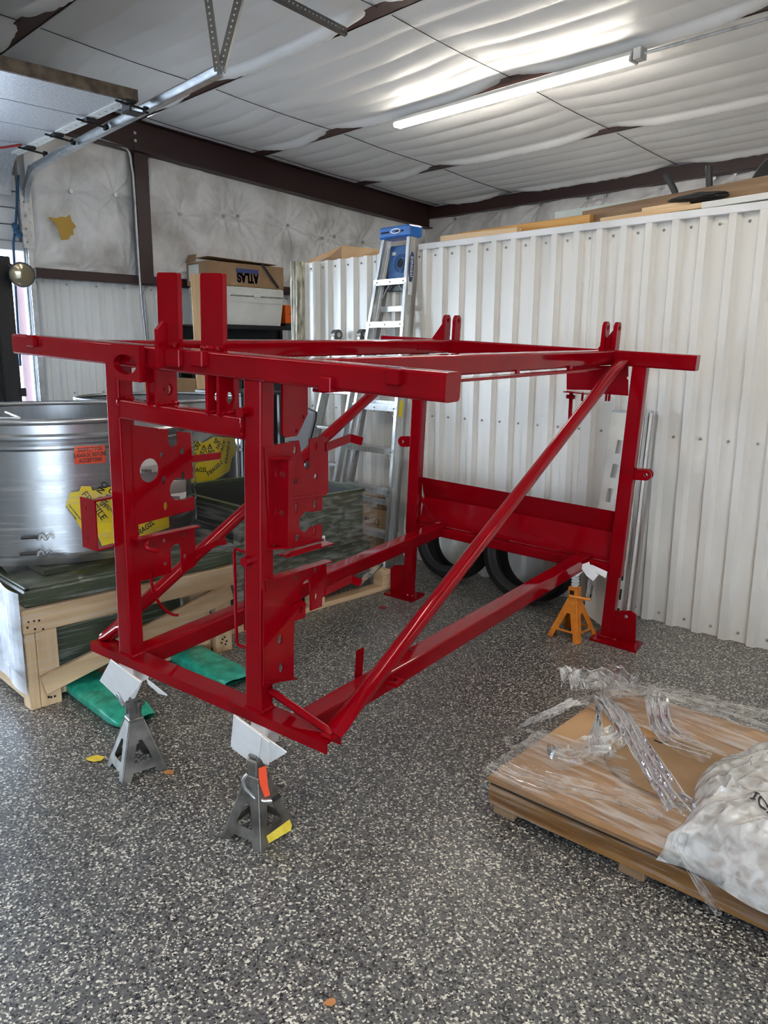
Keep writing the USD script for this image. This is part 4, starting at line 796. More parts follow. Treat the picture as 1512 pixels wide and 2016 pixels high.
# green film-wrapped bundles poking out from under the crate
def bundle(label, y0, y1, xa, xb, seed, slant):
    def f(U, V):
        s = U; an_ = V; w = (y1 - y0) / 2; k = np.clip((1 - s) / .10, 0, 1) ** .5; 
        yy = (y0 + y1) / 2 + slant * s + w * np.sign(np.cos(an_)) * np.abs(np.cos(an_)) ** .45 * (.80 + .2 * k); zz = .034 + .032 * np.sign(np.sin(an_)) * np.abs(np.sin(an_)) ** .5 * (.35 + .65 * k)
        q = np.stack([s * 9, yy * 14, zz * 30 + seed], -1); n_ = (meshkit.fbm(q * 1.7, 3, seed) - .5) * (.004 + .03 * np.clip((s - .72) / .28, 0, 1))
        return np.stack([xa + (xb - xa) * s + n_ * .5, yy + n_ * np.cos(an_), np.maximum(.002, zz + n_ * .7)], -1)
    m = grid(f, np.r_[np.linspace(0, .7, 20), np.linspace(.71, 1, 26)], np.linspace(0, 2 * np.pi, 41)); t = thing('wrapped_bundle', label, 'bundle', None, ((xa + xb) / 2, (y0 + y1) / 2, 0)); part(t, 'wrapping', m, 'teal_film', True)
    e = bx((xa, y0 + .05, .012), (xb - .08, y1 - .05, .055), .01); part(t, 'core', e, 'dark_plastic')
bundle('green film-wrapped bundle on the floor nearest the left grey stand', 1.40, 1.60, -4.3, -3.13, 3, .0)
bundle('green film-wrapped bundle reaching out behind the left front post', 1.98, 2.18, -4.3, -3.18, 8, .0)

# ================================================================== shelf by the end wall and what stands on it
XS = -8.0
sh = thing('storage_rack', 'black metal storage rack against the end wall with a cooler on it', 'rack', None, (-8.27, 5.65, 0))
for y in (4.92, 6.42):
    for x in (-8.52, -8.02): part(sh, 'upright', bx((x - .02, y - .02, 0), (x + .02, y + .02, 2.03), .003), 'black_metal')
for z in (.45, 1.15, 1.98):
    for x in (-8.52, -8.0): part(sh, 'beam', bx((x - .02, 4.94, z - .03), (x + .02, 6.40, z + .02), .003), 'black_metal')
    part(sh, 'shelf_deck', bx((-8.5, 4.94, z + .0), (-8.02, 6.40, z + .015)), 'dark_plastic')
part(sh, 'back_sheet', bx((-8.56, 4.9, .1), (-8.55, 6.44, 1.95)), 'black_metal')
co = thing('cooler', 'long white ice chest on the top shelf of the black rack', 'cooler', None, (-8.25, 5.57, 2.0))
def frustum(lo, hi, i):
    v = []
    for z, e in ((lo[2], i), (hi[2], 0)):
        for x, y in ((lo[0] + e, lo[1] + e), (hi[0] - e, lo[1] + e), (hi[0] - e, hi[1] - e), (lo[0] + e, hi[1] - e)): v.append((x, y, z))
    return trimesh.convex.convex_hull(np.array(v))
part(co, 'body', frustum((-8.48, 5.05, 2.0), (XS, 6.08, 2.33), .03), 'cooler_white'); part(co, 'lid', bx((-8.49, 5.04, 2.335), (XS + .008, 6.09, 2.44), .014), 'cooler_white'); part(co, 'lid_groove', bx((-8.47, 5.06, 2.328), (XS - .004, 6.07, 2.337)), 'dark_plastic')
part(co, 'body_rib', bx((XS - .006, 5.08, 2.265), (XS + .002, 6.05, 2.272)), 'cooler_white')
for y in (5.25, 5.68): part(co, 'latch', cat(bx((XS + .006, y - .05, 2.33), (XS + .016, y + .05, 2.36), .002), bx((XS + .006, y - .02, 2.30), (XS + .014, y + .02, 2.33), .002)), 'paper')
part(co, 'side_handle', tube([(-8.15, 5.03, 2.3), (-8.15, 4.99, 2.22), (-8.33, 4.99, 2.22), (-8.33, 5.03, 2.3)], .012, 8), 'paper', True)
cb = thing('cardboard_box', 'brown cardboard box with upside-down blue lettering on top of the cooler', 'cardboard box', None, (-8.25, 5.55, 2.445))
zb0, zb1 = 2.444, float(atx((480, 519), XS)[2]); part(cb, 'carton', bx((-8.48, 5.02, zb0), (XS - .01, 6.10, zb1), .004), 'cardboard')
part(cb, 'flap', onp(extr(Polygon([(0, 0), (.22, 0), (.20, .09), (.02, .09)]), .006), (-8.46, 5.0, zb1), (1, 0, 0), (0, .35, .94)), 'cardboard'); part(cb, 'flap', bar((XS - .14, 5.02, zb1 + .045), (XS - .14, 5.98, zb1 + .02), .28, .006, 0), 'cardboard')
part(cb, 'lettering', cat(*[put_text(['ATLAS'], .10, width=.30, o=atx((488, 548), XS) + (0, dy, dz), ex=(0, -1, 0), ey=(0, 0, -1), depth=.002) for dy in (-.0025, .0025) for dz in (-.002, .002)]), 'ink_blue', label='blue word ATLAS printed upside down'); part(cb, 'print_line', bx((XS - .009, *(lambda q: (q[1], q[2]))(atx((466, 536), XS))), (XS + .001, *(lambda q: (q[1], q[2] + .012))(atx((509, 534), XS)))), 'ink_blue')
part(cb, 'shipping_label', bx((-8.42, 5.012, zb0 + .05), (-8.2, 5.018, zb1 - .03)), 'paper'); sp = [atx(p, XS + .012) for p in ((515, 519), (522, 530), (535, 548), (548, 567))]
part(cb, 'strap', bar(sp[0], sp[-1], .004, .03, 0), 'black_metal'); part(cb, 'strap', bar((-8.35, 5.85, zb1 + .02), sp[0], .03, .004, 0), 'black_metal')
oc = thing('plastic_case', 'orange plastic case beside the white cooler on the rack', 'case', None, (-8.25, 6.25, 2.0)); part(oc, 'shell', frustum((-8.45, 6.12, 2.0), (XS - .02, 6.40, 2.26), .02), 'orange_plastic'); part(oc, 'base', bx((-8.45, 6.13, 1.996), (XS - .03, 6.39, 2.04)), 'black_metal'); part(oc, 'handle', tube([(XS - .02, 6.2, 2.15), (XS + .01, 6.22, 2.17), (XS + .01, 6.3, 2.17), (XS - .02, 6.32, 2.15)], .008, 6), 'black_metal', True)
for i, (y0, y1, z0, z1) in enumerate(((5.0, 5.5, 1.166, 1.6), (5.6, 6.3, 1.166, 1.45), (5.0, 5.8, .466, .9))):
    t = thing('storage_tote', ['black tote at the left of the rack middle shelf', 'black low tote at the right of the rack middle shelf', 'black tote on the bottom shelf of the rack'][i], 'tote', None, (-8.25, (y0 + y1) / 2, z0)); part(t, 'tub', frustum((-8.45, y0, z0), (-8.06, y1, z1), .02), 'dark_plastic'); part(t, 'lid', bx((-8.46, y0 - .01, z1), (-8.05, y1 + .01, z1 + .03), .006), 'black_metal')
gl = thing('work_gloves', 'pale work gloves lying on the low tote in the rack', 'gloves', None, (-8.1, 5.75, 1.48))
for k in range(2):
    o = np.array([-8.12, 5.68 + k * .15, 1.52]); m = trimesh.creation.icosphere(3, .055); m.apply_scale([.8, 1.3, .5]); part(gl, 'palm', m.apply_translation(o), 'foam', True)
    for j in range(4): part(gl, 'finger', tube([o + (0, -.03 + j * .022, .01), o + (.05, -.035 + j * .024, .03), o + (.08, -.04 + j * .026, .01)], .012, 7), 'foam', True)
yl, yr = atx((384, 600), -7.9)[1], atx((447, 600), -7.9)[1]
solo('plywood_board', bar((-7.90, (yl + yr) / 2, 0.0), (-7.97, (yl + yr) / 2, float(atx((447, 543), -7.9)[2])), yr - yl, .02, 0, up=(1, 0, 0)), 'pine_z', 'tall pale wooden board leaning on the black rack', 'board')
bq = thing('cardboard_box', 'small cardboard box on the floor stack left of the tall board', 'cardboard box', None, (-7.9, 4.7, 0)); part(bq, 'carton', bx((-8.3, 4.3, .0), (-7.95, 4.80, 1.38), .005), 'cardboard'); part(bq, 'tape', bx((-8.3, 4.52, 1.379), (-7.95, 4.57, 1.383)), 'cardboard_light')
# standing wrapped roll at the end of the partition
qr = aty((587, 600), 4.45)
solo('wrapped_roll', grid(lambda U, V: (lambda rr: np.stack([qr[0] + rr * np.cos(U), 4.45 + rr * np.sin(U), V], -1))(.058 + .026 * (meshkit.fbm(np.stack([np.cos(U) * 4.5, np.sin(U) * 4.5, V * 1.8], -1), 4, 4) - .5) + .005 * np.sin(U * 11 + 3 * np.sin(V * 2))), np.linspace(0, 2 * np.pi, 61), np.r_[0, np.linspace(.01, 2.47, 130)]), 'wrap_bundle', 'tall roll in crinkled clear wrap standing at the partition end', 'roll', True)

# ================================================================== ladders and things along the partition
LN = np.array([0, 2.6, -.32]); LN /= np.linalg.norm(LN)
def Lp(px, back=0.): return ray(px, (0, 4.2 + back, 0), LN)
ld = thing('stepladder', 'tall folded aluminium stepladder with blue top cap leaning on the partition', 'stepladder', None, (-4.6, 4.25, 0))
rt, rb, lt, lb = Lp((806, 464)), Lp((758, 1116)), Lp((752, 470)), Lp((640, 1116))
for r in (rb, lb): r += (rt - rb) / (rt - rb)[2] * (.004 - r[2]) if r is rb else (lt - lb) / (lt - lb)[2] * (.004 - r[2])
def chan(a, b, w, d, sgn, mat='aluminium'):    # ladder rail: channel with flanges front and back, open towards the middle
    a, b = np.asarray(a, float), np.asarray(b, float); ez = (b - a) / np.linalg.norm(b - a); ey = LN - ez * (LN @ ez); ey /= np.linalg.norm(ey); ex = np.cross(ey, ez)
    pr = unary_union([sbox(-.002, 0, .002, d), sbox(min(0, -sgn * w), 0, max(0, -sgn * w), .004), sbox(min(0, -sgn * w), d - .004, max(0, -sgn * w), d)])
    pr = unary_union([pr] + [sbox(sgn * .001, d * k, sgn * .004, d * k + .006) if sgn > 0 else sbox(-.004, d * k, -.001, d * k + .006) for k in (.3, .5, .7)])
    return onp(extr(pr, np.linalg.norm(b - a)), a, ex, ey, ez)
part(ld, 'front_rail', chan(rb, rt, .028, .085, 1), 'aluminium'); part(ld, 'front_rail', chan(lb, lt, .028, .085, -1), 'aluminium')
def on_rail(a, b, z): return a + (b - a) * ((z - a[2]) / (b[2] - a[2]))
zs = [float(Lp(p)[2]) for p in ((805, 546), (800, 632), (791, 715), (785, 800), (778, 886), (770, 967), (764, 1052))]
for i, z in enumerate(zs):
    a, b = on_rail(lb, lt, z), on_rail(rb, rt, z)
    part(ld, 'step', cat(bx((a[0] + .002, a[1] + .0, z - .004), (b[0] - .002, a[1] + .08, z), 0), bx((a[0] - .012, a[1] - .004, z - .045), (b[0] + .004, a[1] + .0, z), 0), *[bx((a[0] + .004, a[1] + .012 + .02 * k, z), (b[0] - .004, a[1] + .018 + .02 * k, z + .003)) for k in range(4)]), 'aluminium')
    part(ld, 'rivets', cat(*[trimesh.creation.icosphere(1, .006).apply_translation((x, a[1] - .005, z - .022)) for x in (a[0] + .03, (a[0] + b[0]) / 2, b[0] - .03)]), 'steel_angle', kind='stuff')
    if i in (0, 3, 4, 5):
        for s, q, o in ((1, a, b), (-1, b, a)): part(ld, 'step_brace', tube([q + (s * .02, .05, -.16), q + (s * .13, .04, -.03)], .006, 6), 'track_steel')
bk = LN * .11
for s, p0, p1 in ((1, rb, rt), (-1, lb, lt)): part(ld, 'back_rail', bar(p0 + bk + (-s * .03, 0, .03), p1 + bk + (-s * .015, -.015, -.06), .028, .05, .003, up=(0, 1, 0)), 'ladder_side')
for z in (.5, 1.3, 2.05): a, b = on_rail(lb, lt, z) + bk, on_rail(rb, rt, z) + bk; part(ld, 'back_brace', bar(a + (.03, .0, 0), b + (-.03, .0, 0), .02, .045, .002), 'aluminium')
z = zs[0]; a, b = on_rail(lb, lt, z - .02) + bk * .8, on_rail(rb, rt, z - .02) + bk * .8
part(ld, 'pail_shelf', bx((a[0] + .05, a[1] - .01, z - .09), (b[0] - .02, a[1], z - .0), .004), 'black_metal')
tz = rt[2]; part(ld, 'top_cap', bx((lt[0] - .02, rt[1] - .02, tz - .005), (rt[0] + .015, rt[1] + .14, tz + .085), .014), 'ladder_blue')
for k in (.2, .72): part(ld, 'cap_slot', bx((lt[0] + (rt[0] - lt[0]) * k - .05, rt[1] - .0215, tz + .035), (lt[0] + (rt[0] - lt[0]) * k + .04, rt[1] - .018, tz + .048)), 'hole_dark')
o = np.array([(lt[0] + rt[0]) / 2 + .02, rt[1] - .0205, tz + .045]); part(ld, 'cap_badge', onp(extr(ell((0, 0), .055, .02).difference(ell((0, 0), .045, .012)), .002), o, (1, 0, 0), (0, 0, 1)), 'ink_white')
ta, tb_ = on_rail(lb, lt, tz - .04), on_rail(lb, lt, zs[0] + .03); ra, rb2 = on_rail(rb, rt, tz - .04), on_rail(rb, rt, zs[0] + .03)
trp = bx((ta[0] + .03, 0, -.02), (ra[0] - .03, .012, ta[2] - tb_[2] - .01), .004); v = trp.vertices; v[:, 1] += ta[1] + .075 - (ta[2] - tb_[2]) * .12 + v[:, 2] * .123; v[:, 2] += tb_[2]
try_ = part(ld, 'tool_tray', trp, 'tray_blue')
o = np.array([(ta[0] + ra[0]) / 2 + .02, tb_[1] + .073 + .012, (ta[2] + tb_[2]) / 2 - .03]); cyl = lambda r0, r1, d: onp(extr(Point(0, 0).buffer(r1, 20).difference(Point(0, 0).buffer(r0, 20)) if r0 else Point(0, 0).buffer(r1, 20), d), o, (1, 0, 0), (0, .12, .99))
part(try_, 'tray_hole', cyl(0, .032, .006), 'hole_dark'); part(try_, 'tray_ring', cat(cyl(.036, .044, .010), cyl(.054, .060, .010), cyl(.068, .073, .010)), 'tray_blue', kind='stuff')
d_ = (rt - rb) / np.linalg.norm(rt - rb); o = on_rail(rb, rt, float(Lp((815, 522))[2])) + LN * .042 + (.006, 0, 0)
bd = part(ld, 'brand_badge', onp(extr(ell((0, 0), .115, .026), .001), o, d_, -LN), 'ink_blue', label='dark blue oval badge with white lettering')
part(bd, 'lettering', onp(text('WERNER', .028, .001, True), o + (.002, 0, 0), d_, -LN), 'ink_white')
for pz, mt, w, h, n_ in ((float(Lp((808, 565))[2]), 'paper', .10, .05, 'instruction_label'), (float(Lp((800, 640))[2]), 'paper', .16, .03, 'instruction_label'), (float(Lp((790, 805))[2]), 'label_yellow', .13, .04, 'warning_label')):
    o = on_rail(rb, rt, pz) + LN * .042 + (.006, 0, 0); part(ld, n_, onp(extr(sbox(-w/2, -h/2, w/2, h/2), .001), o, d_, -LN), mt)
# second, articulated ladder
l2 = thing('folding_ladder', 'shorter aluminium articulated ladder standing left of the tall stepladder', 'ladder', None, (-5.1, 4.2, 0))
La = [Lp(p, .08) for p in ((712, 664), (686, 774), (662, 954))]; Lb = [Lp(p, .08) for p in ((661, 664), (631, 774), (603, 930))]
for a, b in ((La[0], La[2]), (Lb[0], Lb[2])):
    f = b + (b - a) * (b[2] - .005) / (a[2] - b[2]); part(l2, 'rail', bar(f, a, .03, .07, .004, up=(0, 1, 0)), 'aluminium')
    part(l2, 'hinge', cat(trimesh.creation.cylinder(.046, .05, 20).apply_transform(rotm(math.pi / 2, (0, 1, 0))).apply_translation(a + (0, .01, .02)), trimesh.creation.cylinder(.03, .06, 16).apply_transform(rotm(math.pi / 2, (0, 1, 0))).apply_translation(a + (0, .01, .02))), 'steel_angle', 30)
    part(l2, 'hinge_cap', trimesh.creation.cylinder(.02, .064, 14).apply_transform(rotm(math.pi / 2, (0, 1, 0))).apply_translation(a + (0, .01, .02)), 'aluminium', 30)
for z in (1.35, 1.04, .73, .42, .12, 1.66):
    a, b = on_rail(Lb[2], Lb[0], z), on_rail(La[2], La[0], z); part(l2, 'rung', bar(a, b, .045, .03, .008), 'aluminium')
    part(l2, 'back_rung', bar(a + (0.02, .045, 0), b + (-.02, .045, 0), .035, .03, .006), 'ladder_side')
for a, b in ((La[0], La[2]), (Lb[0], Lb[2])): f = b + (b - a) * (b[2] - .005) / (a[2] - b[2]); part(l2, 'back_rail', bar(f + (0, .05, 0), a + (0, .03, 0), .026, .05, .003, up=(0, 1, 0)), 'ladder_side')
# black cart with the odd things on it
ct = thing('utility_cart', 'black utility cart in the dark gap behind the right front post', 'cart', None, (-6.0, 4.15, 0))
for x in (-6.62, -5.90):
    for y in (4.0, 4.42): part(ct, 'leg', bx((x - .02, y - .02, .04), (x + .02, y + .02, 1.30), .003), 'black_metal')
for z in (.25, .80, 1.30): part(ct, 'shelf', bx((-6.65, 3.97, z), (-5.87, 4.45, z + .03), .004), 'black_metal')
for x in (-6.62, -5.90):
    for y in (4.0, 4.42): part(ct, 'caster', trimesh.creation.cylinder(.03, .025, 14).apply_transform(rotm(math.pi / 2, (1, 0, 0))).apply_translation((x, y, .03)), 'rubber', 30)
oc = thing('orange_cover', 'curved orange plastic cover resting on the black cart', 'cover', None, (-5.85, 4.2, .9))
part(oc, 'shell', grid(lambda U, V: np.stack([-6.32 + .40 * U, 4.05 + .25 * V, .835 + .22 * np.sqrt(np.clip(1 - (V - .5) ** 2 * 3, 0, 1)) * (1 - .35 * U ** 2)], -1), np.linspace(0, 1, 16), np.linspace(0, 1, 12)), 'orange_plastic', True); part(oc, 'rim', tube([(-6.32 + .40 * u, 4.05, .835 + .11 * (1 - .35 * u * u)) for u in np.linspace(0, 1, 8)], .008, 6), 'orange_plastic', True)
cn = thing('silver_canister', 'small silver cylinder lying on the cart below the orange cover', 'canister', None, (-5.75, 4.0, .87)); part(cn, 'body', lathe([(0, 0), (.04, .004), (.045, .02), (.045, .20), (.04, .215), (0, .22)], (0, 0, 0), 24).apply_transform(rotm(math.pi / 2, (0, 1, 0))).apply_translation((-6.12, 4.02, .876)), 'track_steel', 40); part(cn, 'cap', trimesh.creation.cylinder(.03, .02, 16).apply_transform(rotm(math.pi / 2, (0, 1, 0))).apply_translation((-6.128, 4.02, .876)), 'black_metal')
gp = thing('grey_panel', 'grey curved plastic panel with dark edge leaning beside the ladders', 'panel', None, (-5.4, 4.1, .8))
pts = [aty(p, 4.12) for p in ((606, 805), (621, 812), (620, 826), (604, 888), (592, 882), (587, 867), (566, 868), (588, 856), (600, 838))]; o = pts[0]
pl = Polygon([((q - o)[0], (q - o)[2]) for q in pts]).buffer(.012).buffer(-.012); part(gp, 'face', onp(extr(pl, .02), o, (1, 0, 0), (0, 0, 1)), 'grey_panel'); part(gp, 'edge', onp(extr(pl.buffer(.008), .012), o + (0, .013, 0), (1, 0, 0), (0, 0, 1)), 'dark_plastic')
part(gp, 'foot', bar(pts[3] + (0, 0.02, 0), pts[3] * [1, 1, 0] + (-.05, -.06, 0), .03, .02, 0, up=(0, 1, 0)), 'dark_plastic')
# cardboard boxes behind the ladder
for i, (xa, xb, y0, y1, z0, z1) in enumerate(((-4.98, -4.50, 4.42, 4.56, 0, .20), (-4.96, -4.46, 4.42, 4.56, .203, .40), (-4.92, -4.52, 4.43, 4.56, .403, .50))):
    t = thing('cardboard_box', ['flat brown box at the bottom of the stack behind the stepladder', 'printed brown box in the middle of the stack behind the stepladder', 'dark open box on top of the stack behind the stepladder'][i], 'cardboard box', None, ((xa + xb) / 2, 4.49, z0))
    part(t, 'carton', bx((xa, y0, z0), (xb, y1, z1), .003), 'cardboard'); part(t, 'tape', bx((xa, (y0 + y1) / 2 - .02, z1 - .001), (xb, (y0 + y1) / 2 + .02, z1 + .001)), 'cardboard_light')
    if i == 1: part(t, 'print_marks', cat(onp(extr(Point(0, 0).buffer(.03, 12).difference(Point(0, 0).buffer(.022, 12)), .001), (-4.85, y0 - .0005, .30), (1, 0, 0), (0, 0, 1)), onp(extr(sbox(-.03, -.012, .03, .012), .001), (-4.70, y0 - .0005, .30), (1, 0, 0), (0, 0, 1)), onp(extr(Point(0, 0).buffer(.03, 12).difference(Point(0, 0).buffer(.022, 12)), .001), (-4.58, y0 - .0005, .29), (1, 0, 0), (0, 0, 1))), 'ink', kind='stuff')
# bare tyres leaning on the wall
def tire(label, x, yb, R_, ri, w, lean, yaw):
    pr = [(ri, -w*.36), (ri + .012, -w*.42), (ri + .03, -w*.44), (R_ - .05, -w*.5), (R_ - .012, -w*.46), (R_, -w*.34)]
    for k in range(-3, 4): pr += [(R_, w * (k * .09 - .03)), (R_, w * (k * .09 + .025)), (R_ - .008, w * (k * .09 + .03)), (R_ - .008, w * (k * .09 + .055))]
    pr += [(R_, w*.34), (R_ - .012, w*.46), (R_ - .05, w*.5), (ri + .03, w*.44), (ri + .012, w*.42), (ri, w*.36), (ri + .02, w*.34), (R_ - .03, w*.42), (R_ - .022, 0), (R_ - .03, -w*.42), (ri + .02, -w*.34), (ri, -w*.36)]
    m = lathe(pr, (0, 0, 0), 64); m.apply_transform(rotm(math.pi / 2, (1, 0, 0))); m.apply_transform(rotm(-lean, (1, 0, 0))); m.apply_transform(rotm(yaw, (0, 0, 1)))
    m.apply_translation((x, yb, -m.bounds[0][2])); dy = YW - .035 - m.bounds[1][1]; m.apply_translation((0, min(0, dy), 0)); return solo('tire', m, 'rubber', label, 'tyre', 35)
tire('bare black tyre leaning on the partition nearer the orange stand', -2.97, 4.36, .345, .245, .22, .22, .06); tire('bare black tyre leaning on the partition behind the rear left post', -3.70, 4.40, .33, .235, .20, .2, -.04)
# slotted aluminium lengths leaning on the wall
AN = np.array([0, 1.35, -.30]); AN /= np.linalg.norm(AN)
def Ap(px, off=0.): return ray(px, (0, 4.23 + off, 0), AN)
al = thing('slotted_channel', 'wide slotted aluminium channel leaning on the partition behind the rear right leg', 'metal channel', None, Ap((1178, 1220)))
q = [Ap(p) for p in ((1205, 810), (1233, 812), (1198, 1243), (1151, 1206))]; o = q[3]; ey = q[0] - q[3]; ey /= np.linalg.norm(ey); ex = np.array([1, 0, 0.]) - ey * ey[0]; ex /= np.linalg.norm(ex)
to2 = lambda p: ((Ap(p) - o) @ ex, (Ap(p) - o) @ ey)
pl = Polygon([((a - o) @ ex, (a - o) @ ey) for a in q])
for k in range(7):
    t = k / 6; c_ = to2((1219 - 57 * t, 880 + 285 * t)); pl = pl.difference(affinity.rotate(sbox(c_[0] - .014, c_[1] - .04, c_[0] + .014, c_[1] + .04).buffer(.004), -4))
part(al, 'web', onp(extr(pl, .004), o - AN * 0, ex, ey), 'cream_metal')
for a, b in ((q[3], q[0]), (q[2], q[1])): part(al, 'flange', bar(a + AN * .012, b + AN * .012, .005, .035, 0, up=AN), 'cream_metal')
part(al, 'end_strip', bar(q[0], q[1], .01, .02, 0), 'track_steel')
for i, (p0, p1, w) in enumerate((((1217, 1225), (1267, 822), .018), ((1229, 1212), (1276, 816), .020), ((1238, 1203), (1284, 814), .016), ((1246, 1196), (1292, 816), .016))):
    a, b = Ap(p0, .0), Ap(p1, .0); a = a + (b - a) * (.004 - a[2]) / (b[2] - a[2])
    t = thing('aluminium_strip', ['leftmost narrow slotted aluminium strip leaning right of the rear leg', 'second narrow aluminium strip from the left leaning right of the rear leg', 'third narrow aluminium strip from the left leaning right of the rear leg', 'rightmost narrow aluminium strip leaning right of the rear leg'][i], 'metal strip', None, a)
    part(t, 'strip', bar(a, b, w, .03, .002, up=AN), 'cream_metal' if i % 2 == 0 else 'ladder_side')
    if i == 0:
        for k in range(8): s = .06 + k * .09; part(t, 'slot', bar(a + (b - a) * s - AN * .0155, a + (b - a) * (s + .05) - AN * .0155, w * .7, .002, 0, up=AN), 'hole_dark')
    else: part(t, 'end_cap', bar(b, b + (b - a) * .012, w * .8, .02, 0, up=AN), 'track_steel')
# on top of the partition: timber, trim, a carton, pipes and a tyre
ZTOP = 2.515
def lum(label, p0, p1, y, w, h, mat, name='timber_board', zmin=ZTOP):
    a, b = aty(p0, y), aty(p1, y); lo = min(a[2], b[2]) - h / 2; a[2] += max(0, zmin - lo); b[2] += max(0, zmin - lo)
    return solo(name, bar(a, b, w, h, .003), mat, label, 'board')
lum('short yellow pine board at the left end on top of the partition', (872, 476), (1022, 459), 4.635, .06, .038, 'pine_x'); lum('long amber board crossing behind the short one on top of the partition', (905, 468), (1165, 432), 4.73, .05, .062, 'amber_x')
lum('long weathered brown plank slanting along the top of the partition', (1150, 436), (1540, 364), 4.79, .05, .10, 'old_x', zmin=ZTOP + .012); lum('bright yellow board under the brown plank on top of the partition', (1268, 419), (1362, 404), 4.715, .06, .05, 'pine_x')
lum('thin pale batten lying along the front edge of the partition top', (1185, 442), (1470, 400), 4.655, .05, .03, 'pine_x'); lum('white painted board at the right end on top of the partition', (1384, 414), (1560, 388), 4.60, .05, .035, 'cooler_white')
a, b = aty((1100, 432), 4.86), aty((1400, 388), 4.86); solo('metal_trim', cat(bar(a, b, .09, .004, 0), bar(a + (0, -.045, .02), b + (0, -.045, .02), .004, .045, 0)), 'green_grey', 'long pale green-grey metal trim lying above the boards', 'metal trim')
bc = trimesh.creation.icosphere(3, 1.); n_ = meshkit.fbm(bc.vertices * 2.2, 3, 5); bc.vertices *= (.75 + .5 * n_)[:, None]; bc.apply_scale([.17, .07, .028]); q = aty((1385, 404), 4.78); bc.apply_translation((q[0], 4.715, max(q[2] - .01, ZTOP + .088))); solo('black_cloth', bc, 'rubber', 'crumpled black cloth tucked between the boards on the partition', 'cloth', True)
oc = thing('cardboard_box', 'open brown carton with raised flaps on the left end of the partition', 'cardboard box', None, (-5.2, 4.95, 2.47))
part(oc, 'carton', cat(bx((-5.72, 4.74, 2.47), (-4.72, 4.75, 2.50)), bx((-5.72, 5.24, 2.47), (-4.72, 5.25, 2.50)), bx((-5.72, 4.74, 2.47), (-5.71, 5.25, 2.50)), bx((-4.73, 4.74, 2.47), (-4.72, 5.25, 2.50)), bx((-5.72, 4.74, 2.47), (-4.72, 5.25, 2.476))), 'cardboard')
def flap(pxs, ys, mat):
    q = np.array([aty(p, y) for p, y in zip(pxs, ys)]); m = trimesh.Trimesh(np.vstack([q, q + (0, .006, .004)]), [[0, 1, 2], [0, 2, 3], [6, 5, 4], [7, 6, 4]] + sum([[[i, i + 4, (i + 1) % 4 + 4], [i, (i + 1) % 4 + 4, (i + 1) % 4]] for i in range(4)], []), process=False); part(oc, 'flap', m, mat)
flap([(600, 521), (612, 511), (671, 485), (648, 506)], [4.72, 4.9, 5.1, 4.74], 'cardboard_light'); flap([(672, 513), (672, 484), (750, 492), (750, 506)], [4.74, 4.80, 4.80, 4.74], 'cardboard_light'); flap([(648, 506), (671, 486), (672, 512), (620, 520)], [4.75, 4.9, 4.76, 4.75], 'cardboard')
for i, pts in enumerate((((1311, 343), (1319, 358), (1328, 376), (1333, 395), (1334, 425)), ((1395, 326), (1396, 350), (1397, 384), (1397, 412)))):
    q = [aty(p, 5.4) for p in pts]; q[-1][2] = 2.47; solo('metal_pipe', tube(q, .022, 10), 'dark_plastic', ['bent dark pipe sticking up behind the boards on the partition', 'straight dark pipe standing up behind the brown plank'][i], 'pipe', True)
q = aty((1513, 345), 5.6); pr = [(.15, -.08), (.24, -.10), (.265, -.06), (.265, .06), (.24, .10), (.15, .08), (.18, 0)]; m = lathe(pr + pr[:1], (0, 0, 0), 48); m.apply_transform(rotm(math.pi / 2, (1, 0, 0))); m.apply_translation((q[0] + .16, 5.6, 2.47 + .265)); solo('tire', m, 'rubber', 'black tyre standing on the partition roof at the right edge', 'tyre', 35)
# work lamp on a black mast at the far left
XM = -7.0; yr = atx((30, 640), XM)[1]
ms = thing('machine_mast', 'tall black machine mast with round work lamp at the left edge', 'machine', None, (XM, yr - .3, 0))
part(ms, 'mast_rail', bx((XM - .1, yr - .14, 0), (XM + .02, yr, float(atx((15, 505), XM)[2])), .01), 'black_metal'); part(ms, 'mast_rail', bx((XM - .1, yr - .70, 0), (XM + .02, yr - .58, 2.5), .01), 'black_metal'); part(ms, 'mast_plate', bx((XM - .08, yr - .6, .3), (XM - .02, yr - .12, 2.45)), 'black_metal'); part(ms, 'bolt_block', bx((XM - .02, yr - .02, 1.30), (XM + .03, yr + .035, 1.37), .005), 'black_metal')
lc = atx((43, 541), XM + .12); la = np.array([.93, -.30, -.10]); la /= np.linalg.norm(la); hb = lathe([(0, -.10), (.04, -.095), (.07, -.06), (.095, 0), (.102, .012), (.098, .03), (.09, .03)], (0, 0, 0), 36); R4 = trimesh.geometry.align_vectors((0, 0, 1), la)
wl = part(ms, 'lamp_housing', hb.apply_transform(R4).apply_translation(lc), 'black_metal', 30); part(wl, 'lens', lathe([(0, .034), (.05, .031), (.092, .022), (.092, .015), (0, .015)], (0, 0, 0), 36).apply_transform(R4).apply_translation(lc), 'lens', 30)
part(ms, 'lamp_bracket', tube([(XM, yr - .02, lc[2] + .08), lc - la * .1 + (0, 0, .03), lc - la * .08], .022, 8), 'black_metal', True)

